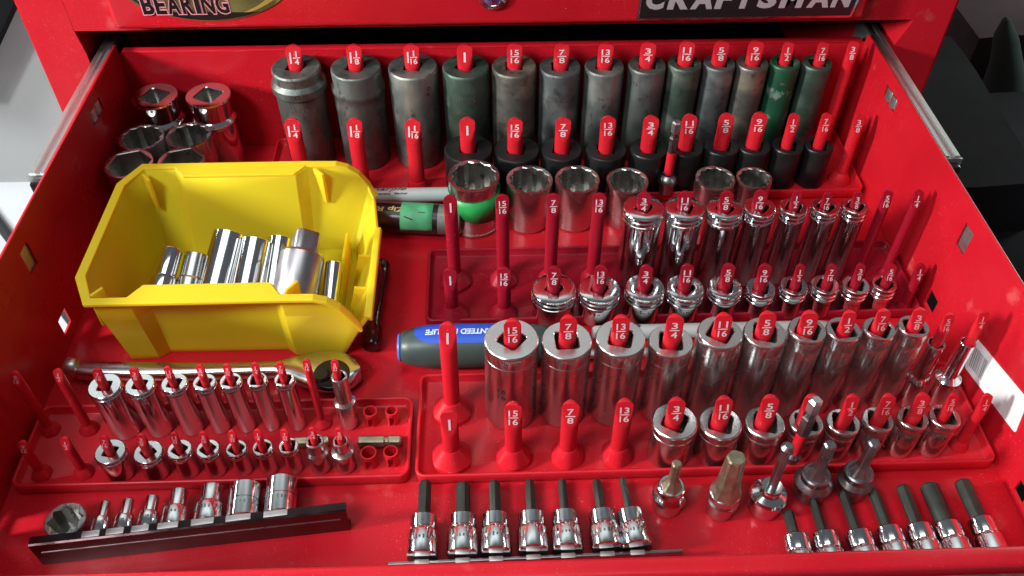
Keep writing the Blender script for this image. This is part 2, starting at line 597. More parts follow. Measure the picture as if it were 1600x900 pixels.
# ------------------------------------------------------------------ drawer
XL, XR, YF, YB = -0.2757, 0.2937, 0.1766, 0.5960
drawer = thing('drawer', 'open red steel drawer holding red socket trays, a yellow bin and loose sockets', 'drawer', (0.009, 0.386, -0.0012))
dinv = Matrix.Translation((-0.009, -0.386, 0.0012))


def dobj(name, bm, m, parent=None, angle=35, smooth=True):
    bm.transform(dinv)
    return obj(name, bm, m, parent or drawer, angle, smooth)


dobj('floor_pan', B(XL - 0.001, XR + 0.001, YF - 0.001, YB + 0.001, -0.0012, 0.0), M['paint'], smooth=False)
HOLES = [(0.3818, 0.3930, 0.0645, 0.0825), (0.3824, 0.3945, 0.0098, 0.0222), (0.5190, 0.5415, 0.0755, 0.0855), (0.2430, 0.2525, 0.0060, 0.0160)]


def side_panel(x, s):
    ys = sorted({YF, YB} | {h[i] for h in HOLES for i in (0, 1)})
    zs = sorted({0.0, 0.0943} | {h[i] for h in HOLES for i in (2, 3)})
    bm = bmesh.new()
    vv = {}

    def V(y, z, k):
        if (y, z, k) not in vv:
            vv[(y, z, k)] = bm.verts.new((x + (s * 0.0012 if k else 0.0), y, z))
        return vv[(y, z, k)]

    def solid(i, j):
        if not (0 <= i < len(ys) - 1 and 0 <= j < len(zs) - 1):
            return False
        cy, cz = (ys[i] + ys[i + 1]) / 2, (zs[j] + zs[j + 1]) / 2
        return not any(h[0] < cy < h[1] and h[2] < cz < h[3] for h in HOLES)
    for i in range(len(ys) - 1):
        for j in range(len(zs) - 1):
            if not solid(i, j):
                continue
            for k in (0, 1):
                bm.faces.new((V(ys[i], zs[j], k), V(ys[i + 1], zs[j], k), V(ys[i + 1], zs[j + 1], k), V(ys[i], zs[j + 1], k)))
            for (di, dj, p, q) in ((-1, 0, (ys[i], zs[j]), (ys[i], zs[j + 1])), (1, 0, (ys[i + 1], zs[j]), (ys[i + 1], zs[j + 1])),
                                   (0, -1, (ys[i], zs[j]), (ys[i + 1], zs[j])), (0, 1, (ys[i], zs[j + 1]), (ys[i + 1], zs[j + 1]))):
                if not solid(i + di, j + dj):
                    bm.faces.new((V(*p, 0), V(*q, 0), V(*q, 1), V(*p, 1)))
    p = dobj('side_panel', bm, M['paint'], smooth=False)
    bm = bmesh.new()
    a, b = sorted((x + s * 0.0001, x + s * 0.0019))
    box(bm, a, b, YF + 0.001, YB - 0.001, 0.0932, 0.0949, bev=0.0005)
    dobj('rolled_edge', bm, M['paint'], p)
    bm = bmesh.new()
    a, b = sorted((x + s * 0.0015, x + s * 0.0024))
    box(bm, a, b, YF + 0.02, YB - 0.004, 0.050, 0.0915, bev=0.0006)
    dobj('slide_member', bm, M['zinc'], p)


side_panel(XL, -1)
side_panel(XR, 1)
# small bent tabs that show through the wall slots
for s, x in ((-1, XL), (1, XR)):
    bm = bmesh.new()
    a, b = sorted((x - s * 0.0006, x + s * 0.0014))
    box(bm, a, b, 0.5225, 0.5290, 0.0762, 0.0850, bev=0.0005)
    box(bm, a, b, 0.5315, 0.5380, 0.0762, 0.0850, bev=0.0005)
    dobj('lock_tab', bm, M['zinc'])
bm = bmesh.new()
box(bm, XL, XR, YB, YB + 0.0012, 0.0, 0.0880)
bp = dobj('back_panel', bm, M['paint'], smooth=False)
bm = bmesh.new()
box(bm, XL + 0.002, XR - 0.002, YB - 0.0002, YB + 0.0060, 0.0872, 0.0893, bev=0.0008)
dobj('rolled_edge', bm, M['paint'], bp)
bm = bmesh.new()
box(bm, -0.306, 0.324, 0.1670, YF, -0.004, 0.0900, bev=0.0022, seg=3)
fp = dobj('front_panel', bm, M['paint'])
bm = bmesh.new()
box(bm, -0.306, 0.324, 0.1420, 0.1668, 0.0700, 0.0860, bev=0.004, seg=3)
dobj('pull_trim', bm, M['zinc'], fp)

# ------------------------------------------------------------------ dim things around the chest
def lumpy(bm, amp, seed, cuts=6):
    bmesh.ops.subdivide_edges(bm, edges=bm.edges[:], cuts=cuts, use_grid_fill=True)
    from mathutils import noise
    for v in bm.verts:
        v.co += noise.noise_vector(v.co * 5.0 + Vector((seed, 0, 0))) * amp


def bag(name, label, cat, m, x0, x1, y0, y1, z0, z1, amp, seed, taper=0.0):
    bm = B(x0, x1, y0, y1, z0, z1)
    lumpy(bm, amp, seed)
    for v in bm.verts:
        t = (v.co.z - z0) / (z1 - z0)
        v.co.x += ((x0 + x1) / 2 - v.co.x) * taper * max(0, t)
        v.co.y += ((y0 + y1) / 2 - v.co.y) * taper * max(0, t)
        v.co.z = max(v.co.z, -0.7495)
    tag(obj(name, bm, m, angle=80), label, cat)


bag('duffel_bag', 'large black fabric bag in shadow on the floor right of the chest', 'bag', M['fabric'], 0.385, 1.6, -0.3, 0.90, -0.745, -0.165, 0.025, 3)
bag('gear_bag', 'tall black bag squeezed between the chest and the grey pipe', 'bag', M['fabric'], 0.375, 0.555, 0.62, 0.93, -0.745, -0.090, 0.015, 5, 0.12)
bag('backpack', 'dark brown bag standing behind the black bag at upper right', 'bag', M['fabric_brown'], 0.622, 0.80, 0.97, 1.20, -0.745, -0.135, 0.010, 9, 0.06)
bm = bmesh.new()
lathe(bm, [(0.080, -0.745), (0.070, -0.42), (0.046, -0.26), (0.030, -0.19), (0.0205, -0.146), (0.0145, -0.108), (0.005, -0.086), (0.001, -0.082)], N=20)
for v in bm.verts:
    k = -0.08 - v.co.z
    v.co += Vector((0.6235 + 0.38 * min(k, 0.25), 0.935 + math.sin(v.co.z * 50) * 0.003, 0))
tag(obj('folded_umbrella', bm, M['fabric_green'], angle=60), 'dark green pointed cloth shape standing at the upper right edge', 'umbrella')
bm = bmesh.new()
lathe(bm, [(0.008, -0.475), (0.0125, -0.465), (0.0125, 0.4)], N=20, mtx=Matrix.Translation((0.873, 1.40, 0)) @ Matrix.Rotation(-0.19, 4, 'Y') @ Matrix.Translation((0, 0, 0.0)))
tag(obj('wall_pipe', bm, M['pvc']), 'grey pipe hanging before the back wall right of the chest', 'pipe')
bm = bmesh.new()
prism(bm, [(-0.800, -0.295), (-0.965, -0.495), (-1.35, -0.40), (-1.2, 0.2), (-0.76, 0.1)], lambda x, z: Vector((x, 1.42, z)), lambda x, z: Vector((x, 1.495, z)))
tag(obj('hanging_jacket', bm, M['fabric'], angle=60), 'black cloth hanging on the wall at the upper left corner', 'jacket')
bm = bmesh.new()
hd = Vector((0.40, -0.47, 0)).normalized()
lathe(bm, [(0.010, 0), (0.010, 0.62)], N=14, mtx=Matrix.Translation((-1.10, 1.488, -0.7395)) @ Vector((0, 0, 1)).rotation_difference(hd).to_matrix().to_4x4())
tag(obj('hose', bm, M['rubber_and_shade']), 'black hose lying on the pale floor left of the chest', 'hose')

# ================================================================== red socket trays
def tray(name, label, x0, x1, y0, y1, r=0.006, m='tray'):
    cx, cy = (x0 + x1) / 2, (y0 + y1) / 2
    t = thing(name, label, 'tray', (cx, cy, 0.0004))
    bm = bmesh.new()
    lv = [(0.0010, 0.0), (0.0002, 0.0008), (0.0, 0.0078), (0.0004, 0.0084), (0.0012, 0.0086), (0.0019, 0.0083), (0.0022, 0.0076), (0.0032, 0.0038), (0.0042, 0.0031)]
    rs = []
    for ins, z in lv:
        rs.append(ring(bm, [(x - cx, y - cy, z) for x, y in rrect(x0 + ins, x1 - ins, y0 + ins, y1 - ins, max(0.0012, r - ins), 6)]))
    for a, b in zip(rs, rs[1:]):
        bridge(bm, a, b)
    bm.faces.new(list(reversed(rs[0])))
    bm.faces.new(rs[-1])
    obj('base', bm, M[m], t, angle=50)
    return t


TZ = 0.0035      # height of a tray's inner floor above the drawer floor
_peg = {}


def peg_bm(rx, ry, h, L, cr, ch):
    bm = bmesh.new()
    tan = 1.25 * ry / L
    N = 22
    rings = []
    if cr:
        for r, z in ((cr, 0.0), (cr, ch * 0.28), (rx * 1.05, ch)):
            n = []
            for i in range(N):
                a = 2 * PI * i / N
                k = 0.5 + 0.5 * hexr(a + PI / 6) * 0.94 if r == cr else 1.0
                n.append((r * k * math.cos(a), r * k * math.sin(a), z))
            rings.append(ring(bm, n))
        zs = [ch]
    else:
        zs = [0.0]
    zs += [h - L, h - L * 0.85, h - L * 0.68, h - L * 0.5, h - L * 0.33, h - rx * 0.5, h - rx * 0.22, h - rx * 0.07, h]
    for k, z in enumerate(zs):
        kx = 1.0
        if z > h - rx * 0.5:
            q = (z - (h - rx * 0.5)) / (rx * 0.5)
            kx = 0.45 + 0.55 * math.sqrt(max(0, 1 - q * q))
        yp = -ry + (z - (h - L)) * tan
        pts = []
        for i in range(N):
            a = 2 * PI * i / N
            x, y = rx * kx * math.cos(a), ry * math.sin(a) * (1 if kx > .99 else (0.85 + 0.15 * kx))
            if z > h - L:
                y = max(y, min(yp, ry * 0.6))
            pts.append((x, y, z))
        rings.append(ring(bm, pts))
    for a, b in zip(rings, rings[1:]):
        bridge(bm, a, b)
    bm.faces.new(list(reversed(rings[0])))
    bm.faces.new(rings[-1])
    return bm


def size_bm(n, rx, ry, h, L):
    tan = 1.25 * ry / L
    ca, sa = 1 / math.hypot(1, tan), tan / math.hypot(1, tan)

    def fn(u, v):      # v measured up the sloped face from its foot
        return Vector((u, -ry + v * sa - 0.00022 * ca, h - L + v * ca + 0.00022 * sa))
    bm = bmesh.new()
    parts = n.split(' ')
    frac = parts[-1] if '/' in parts[-1] else None
    whole = parts[0] if parts[0] != frac else None
    vc, H = L * 0.55, L * 0.60
    w = rx * 1.15
    if whole and not frac:
        text(bm, '1', 0, vc, rx * 0.26, H * 0.72, fn, bold=0.02)
        return bm
    cx = 0.0
    if whole:
        text(bm, '1', -w * 0.42, vc, rx * 0.22, H * 0.80, fn, bold=0.02)
        cx = w * 0.22
        w *= 0.8
    a, b = frac.split('/')
    dh = H * 0.40
    for s, v in ((a, vc + H * 0.29), (b, vc - H * 0.29)):
        text(bm, s, cx, v, w * (0.62 if len(s) == 1 and s != '1' else (0.20 if s == '1' else 0.92)), dh, fn, bold=0.014)
    rect(bm, cx - w * 0.48, cx + w * 0.48, vc - H * 0.03, vc + H * 0.03, fn)
    return bm


ROWS = {
'A1': (0.573, [
  ('1 1/4', -0.1393, 0.1042, -0.1400, 0.0881, 0.0368),
  ('1 1/8', -0.0953, 0.1037, -0.0960, 0.0873, 0.0374),
  ('1 1/16', -0.0535, 0.1031, -0.0534, 0.0871, 0.0370),
  ('1', -0.0138, 0.1029, -0.0144, 0.0864, 0.0352),
  ('15/16', 0.0220, 0.1024, 0.0221, 0.0863, 0.0337),
  ('7/8', 0.0566, 0.1018, 0.0564, 0.0852, 0.0313),
  ('13/16', 0.0897, 0.1021, 0.0899, 0.0852, 0.0298),
  ('3/4', 0.1214, 0.1020, 0.1223, 0.0857, 0.0283),
  ('11/16', 0.1507, 0.1024, 0.1502, 0.0866, 0.0251),
  ('5/8', 0.1759, 0.1022, 0.1768, 0.0861, 0.0240),
  ('9/16', 0.2014, 0.1021, 0.2019, 0.0857, 0.0243),
  ('1/2', 0.2259, 0.1012, 0.2269, 0.0858, 0.0226),
  ('7/16', 0.2514, 0.1008, 0.2507, 0.0849, 0.0227),
  ('3/8', 0.2751, 0.1011, None, 0, 0),
]),
'A2': (0.532, [
  ('1 1/4', -0.1403, 0.0685, None, 0, 0),
  ('1 1/8', -0.0961, 0.0676, None, 0, 0),
  ('1 1/16', -0.0537, 0.0667, None, 0, 0),
  ('1', -0.0140, 0.0665, -0.0132, 0.0418, 0.0364),
  ('15/16', 0.0215, 0.0658, 0.0231, 0.0401, 0.0346),
  ('7/8', 0.0567, 0.0654, 0.0566, 0.0394, 0.0312),
  ('13/16', 0.0903, 0.0655, 0.0903, 0.0386, 0.0311),
  ('3/4', 0.1221, 0.0657, 0.1231, 0.0388, 0.0301),
  ('11/16', 0.1508, 0.0660, 0.1504, 0.0400, 0.0292),
  ('5/8', 0.1776, 0.0663, 0.1784, 0.0400, 0.0263),
  ('9/16', 0.2019, 0.0667, 0.2033, 0.0398, 0.0249),
  ('1/2', 0.2280, 0.0658, 0.2294, 0.0392, 0.0235),
  ('7/16', 0.2526, 0.0654, 0.2528, 0.0387, 0.0216),
  ('3/8', 0.2773, 0.0644, None, 0, 0),
]),
'B1': (0.428, [
  ('1', -0.0236, 0.0804, None, 0, 0),
  ('15/16', 0.0099, 0.0803, None, 0, 0),
  ('7/8', 0.0425, 0.0798, None, 0, 0),
  ('13/16', 0.0720, 0.0796, None, 0, 0),
  ('3/4', 0.1005, 0.0797, 0.1014, 0.0700, 0.0264),
  ('11/16', 0.1270, 0.0801, 0.1287, 0.0685, 0.0251),
  ('5/8', 0.1536, 0.0802, 0.1549, 0.0678, 0.0238),
  ('9/16', 0.1760, 0.0802, 0.1782, 0.0681, 0.0208),
  ('1/2', 0.1989, 0.0797, 0.1997, 0.0675, 0.0181),
  ('7/16', 0.2200, 0.0767, 0.2208, 0.0675, 0.0177),
  ('3/8', 0.2395, 0.0771, 0.2404, 0.0676, 0.0169),
  ('5/16', 0.2592, 0.0782, None, 0, 0),
  ('1/4', 0.2792, 0.0772, None, 0, 0),
]),
'B2': (0.396, [
  ('1', -0.0249, 0.0469, None, 0, 0),
  ('15/16', 0.0097, 0.0467, None, 0, 0),
  ('7/8', 0.0421, 0.0466, 0.0423, 0.0290, 0.0289),
  ('13/16', 0.0716, 0.0466, 0.0723, 0.0281, 0.0273),
  ('3/4', 0.1009, 0.0458, 0.1025, 0.0280, 0.0257),
  ('11/16', 0.1281, 0.0458, 0.1290, 0.0272, 0.0248),
  ('5/8', 0.1549, 0.0455, 0.1555, 0.0273, 0.0222),
  ('9/16', 0.1787, 0.0448, 0.1792, 0.0256, 0.0194),
  ('1/2', 0.2013, 0.0442, 0.2011, 0.0268, 0.0183),
  ('7/16', 0.2224, 0.0436, 0.2215, 0.0271, 0.0184),
  ('3/8', 0.2419, 0.0433, 0.2426, 0.0264, 0.0179),
  ('5/16', 0.2618, 0.0427, 0.2612, 0.0267, 0.0163),
  ('1/4', 0.2813, 0.0422, None, 0, 0),
]),
'C1': (0.3174, [
  ('1', -0.0241, 0.0818, None, 0, 0),
  ('15/16', 0.0119, 0.0837, 0.0112, 0.0704, 0.0310),
  ('7/8', 0.0425, 0.0858, 0.0430, 0.0693, 0.0286),
  ('13/16', 0.0719, 0.0853, 0.0730, 0.0699, 0.0283),
  ('3/4', 0.1011, 0.0849, 0.1022, 0.0655, 0.0254),
  ('11/16', 0.1279, 0.0850, 0.1285, 0.0717, 0.0252),
  ('5/8', 0.1529, 0.0852, 0.1545, 0.0713, 0.0238),
  ('9/16', 0.1767, 0.0849, 0.1772, 0.0727, 0.0209),
  ('1/2', 0.1975, 0.0853, 0.1982, 0.0728, 0.0192),
  ('7/16', 0.2171, 0.0852, 0.2181, 0.0729, 0.0178),
  ('3/8', 0.2370, 0.0855, 0.2375, 0.0733, 0.0171),
  ('5/16', 0.2555, 0.0818, 0.2552, 0.0584, 0.0104),
  ('1/4', 0.2745, 0.0827, 0.2732, 0.0589, 0.0089),
]),
'C2': (0.284, [
  ('1', -0.0238, 0.0478, None, 0, 0),
  ('15/16', 0.0119, 0.0527, None, 0, 0),
  ('7/8', 0.0433, 0.0531, None, 0, 0),
  ('13/16', 0.0726, 0.0536, None, 0, 0),
  ('3/4', 0.1014, 0.0536, 0.1026, 0.0360, 0.0256),
  ('11/16', 0.1278, 0.0531, 0.1292, 0.0333, 0.0240),
  ('5/8', 0.1527, 0.0538, 0.1547, 0.0322, 0.0226),
  ('9/16', 0.1766, 0.0531, 0.1780, 0.0318, 0.0194),
  ('1/2', 0.1988, 0.0525, 0.1993, 0.0309, 0.0191),
  ('7/16', 0.2187, 0.0525, 0.2180, 0.0328, 0.0176),
  ('3/8', 0.2385, 0.0520, 0.2379, 0.0335, 0.0172),
  ('5/16', 0.2557, 0.0519, 0.2571, 0.0339, 0.0176),
  ('1/4', 0.2750, 0.0511, None, 0, 0),
]),
'E1': (0.3115, [
  ('9/16', -0.2637, 0.0583, None, 0, 0),
  ('1/2', -0.2409, 0.0586, None, 0, 0),
  ('7/16', -0.2187, 0.0589, -0.2185, 0.0456, 0.0186),
  ('3/8', -0.1981, 0.0586, -0.1987, 0.0460, 0.0165),
  ('11/32', -0.1794, 0.0590, -0.1794, 0.0458, 0.0147),
  ('5/16', -0.1616, 0.0598, -0.1631, 0.0458, 0.0129),
  ('9/32', -0.1469, 0.0601, -0.1475, 0.0472, 0.0122),
  ('1/4', -0.1315, 0.0608, -0.1329, 0.0475, 0.0112),
  ('7/32', -0.1171, 0.0609, -0.1173, 0.0475, 0.0115),
  ('3/16', -0.1022, 0.0621, None, 0, 0),
  ('5/32', -0.0867, 0.0620, -0.0858, 0.0491, 0.0092),
]),
'E2': (0.2812, [
  ('9/16', -0.2586, 0.0345, None, 0, 0),
  ('1/2', -0.2348, 0.0371, None, 0, 0),
  ('7/16', -0.2134, 0.0379, -0.2138, 0.0249, 0.0170),
  ('3/8', -0.1930, 0.0388, -0.1931, 0.0232, 0.0160),
  ('11/32', -0.1749, 0.0392, -0.1749, 0.0249, 0.0135),
  ('5/16', -0.1591, 0.0391, -0.1593, 0.0248, 0.0128),
  ('9/32', -0.1434, 0.0399, -0.1438, 0.0247, 0.0116),
  ('1/4', -0.1289, 0.0402, -0.1290, 0.0253, 0.0112),
  ('7/32', -0.1145, 0.0398, -0.1146, 0.0259, 0.0110),
  ('3/16', -0.0995, 0.0401, -0.0992, 0.0299, 0.0099),
  ('5/32', -0.0846, 0.0394, -0.0853, 0.0293, 0.0085),
]),
}

TR = {
    'A': tray('socket_tray', 'red plastic tray at the back of the drawer holding dark impact sockets', -0.1715, 0.2915, 0.5145, 0.5945),
    'B': tray('socket_tray', 'darker crimson plastic tray with shiny chrome sockets in the middle right of the drawer', -0.0432, 0.2905, 0.3880, 0.4580, m='tray_dark'),
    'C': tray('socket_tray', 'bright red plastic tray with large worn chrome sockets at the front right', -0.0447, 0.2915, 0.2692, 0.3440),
    'E': tray('socket_tray', 'short red plastic tray with small chrome sockets at the front left', -0.2720, -0.0478, 0.2700, 0.3268),
}
# (half width, half depth, label length)
def peg_dims(t, n):
    big = n in ('1 1/4', '1 1/8', '1 1/16', '1', '15/16', '7/8', '13/16', '3/4', '11/16', '5/8', '9/16')
    if t == 'A':
        return (0.0058, 0.0050, 0.0165) if big else (0.0042, 0.0042, 0.0165)
    if t == 'B':
        return (0.0044, 0.0040, 0.0150) if big else (0.0032, 0.0036, 0.0140)
    if t == 'C':
        if n in ('5/16', '1/4'):
            return (0.0030, 0.0030, 0.0140)
        return (0.0049, 0.0045, 0.0165) if big else (0.0040, 0.0040, 0.0155)
    return (0.0027, 0.0027, 0.0085) if n in ('9/16', '1/2', '7/16', '3/8') else (0.0022, 0.0024, 0.0080)


CONE = {'1': 0.0118, '15/16': 0.0104, '7/8': 0.0097, '13/16': 0.0092}
for row, (Y, L) in ROWS.items():
    t = TR[row[0]]
    hs = [z for (n, x, z, sx, sz, od) in L]
    for (n, x, z, sx, sz, od) in L:
        rx, ry, LL = peg_dims(row[0], n)
        if row[0] in 'C' and row == 'C1' and n in ('5/16', '1/4'):
            pass
        cr = ch = 0
        if sx is None:
            cr = CONE.get(n, 0.0055 if row[0] != 'A' else 0.0085)
            if row[0] == 'B':
                cr *= 0.93
            if row[0] == 'E':
                cr = 0.0056
            ch = cr * 1.08
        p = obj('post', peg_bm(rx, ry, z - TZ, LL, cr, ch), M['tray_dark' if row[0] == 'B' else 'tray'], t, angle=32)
        p.location = Vector((x, Y, TZ)) - t.location
        p.rotation_euler = (random.uniform(-.008, .008), random.uniform(-.008, .008), random.uniform(-.07, .07))
        worn = row[0] == 'E' or (row == 'C2' and n in ('1/2', '7/16', '3/8', '5/16', '1/4')) or (row == 'C1' and n in ('7/16', '3/8', '5/16', '1/4'))
        obj('size_mark', size_bm(n, rx, ry, z - TZ, LL), M['print_red'] if worn else M['print'], p, smooth=False)

# little bit tubes moulded in the short tray
for x, y, r in ((-0.0726, 0.3118, 0.0042), (-0.0600, 0.3118, 0.0037), (-0.0713, 0.2827, 0.0047), (-0.0587, 0.2832, 0.0043)):
    bm = bmesh.new()
    a0, a1 = -PI / 2 + 0.42, 1.5 * PI - 0.42
    for z0, z1, full in ((0.0, 0.0085, False), (0.0085, 0.0112, True)):
        N = 28
        n = N if full else N - 1
        ro, ri = [], []
        for zz in (z0, z1):
            o_, i_ = [], []
            for k in range(N):
                a = 2 * PI * k / N if full else a0 + (a1 - a0) * k / (N - 1)
                o_.append(bm.verts.new((r * math.cos(a), r * math.sin(a), zz)))
                i_.append(bm.verts.new(((r - 0.0009) * math.cos(a), (r - 0.0009) * math.sin(a), zz)))
            ro.append(o_); ri.append(i_)
        bridge(bm, ro[0], ro[1], full); bridge(bm, ri[1], ri[0], full)
        bridge(bm, ro[1], ri[1], full); bridge(bm, ri[0], ro[0], full)
        if not full:
            for k in (0, -1):
                bm.faces.new((ro[0][k], ro[1][k], ri[1][k], ri[0][k]))
    p = obj('bit_tube', bm, M['tray'], TR['E'])
    p.location = Vector((x, y, TZ - 0.0002)) - TR['E'].location

# ================================================================== sockets standing on the posts
TRAYNAME = {'A': 'rear tray', 'B': 'middle right tray', 'C': 'front right tray', 'E': 'small front left tray'}
ORD = ['first', 'second', 'third', 'fourth', 'fifth', 'sixth', 'seventh', 'eighth', 'ninth', 'tenth', 'eleventh', 'twelfth', 'thirteenth']
A1MAT = {'1 1/4': 'impact', '1 1/8': 'impact', '1 1/16': 'impact', '1': 'impact_green', '15/16': 'impact_brown', '7/8': 'impact_blue',
         '13/16': 'impact', '3/4': 'impact', '11/16': 'impact_green', '5/8': 'impact_blue', '9/16': 'impact_brown', '1/2': 'green_paint', '7/16': 'impact_green'}
A1WORD = {'impact': 'worn grey', 'impact_green': 'dark greenish', 'impact_brown': 'brownish grey', 'impact_blue': 'bluish grey', 'green_paint': 'chipped bright green'}


def stand(name, x, y, z0, zt, prof, hole, hr, depth, m, N=48, rot=None, lean=0.0):
    """one-mesh socket with its origin at its base"""
    bm = bmesh.new()
    socket_bm(bm, prof, hole, hr, depth, N, rot if rot is not None else random.uniform(-0.3, 0.3))
    o = obj(name, bm, M[m], None, angle=28)
    o.data.materials.append(M['bore'] if m in ('chrome', 'satin') else M['bore_dark'])
    o.location = (x, y, z0)
    o.rotation_euler = (random.uniform(-lean, lean), random.uniform(-lean, lean), 0)
    return o


def stamp(o, r, z, ang, n, seed, m='bore_dark', k=1.0):
    """row of tiny worn stamped strokes round a body"""
    rnd = random.Random(seed)
    bm = bmesh.new()
    rr = r + 0.00012
    for q in range(n):
        c = ang + (q - (n - 1) / 2) * 0.0017 * k / rr
        for _ in range(rnd.choice((1, 2, 2))):
            du, dv = rnd.uniform(-.0005, .0005) * k, rnd.uniform(-.0008, .0008) * k
            hz, hx = rnd.choice(((0.0008, 0.00018), (0.0008, 0.00018), (0.00018, 0.0005))) 
            rect(bm, -hx * k, hx * k, -hz * k, hz * k, lambda u, v: Vector((rr * math.cos(c + (u + du) / rr), rr * math.sin(c + (u + du) / rr), z + v + dv)))
    obj('stamping', bm, M[m], o, smooth=False)


def hole_mark(o, r, z, ang, size=0.0016):
    """small cross-drilled pin hole, a dark recess with a rim"""
    bm = bmesh.new()
    T = Matrix.Rotation(ang, 4, 'Z') @ Matrix.Translation((r - 0.0007, 0, z)) @ Matrix.Rotation(PI / 2, 4, 'Y')
    lathe(bm, [(size, 0.0), (size, 0.00085), (size * 0.85, 0.0009), (size * 0.8, 0.0003)], N=18, mtx=T)
    obj('pin_hole', bm, M['dark'], o)


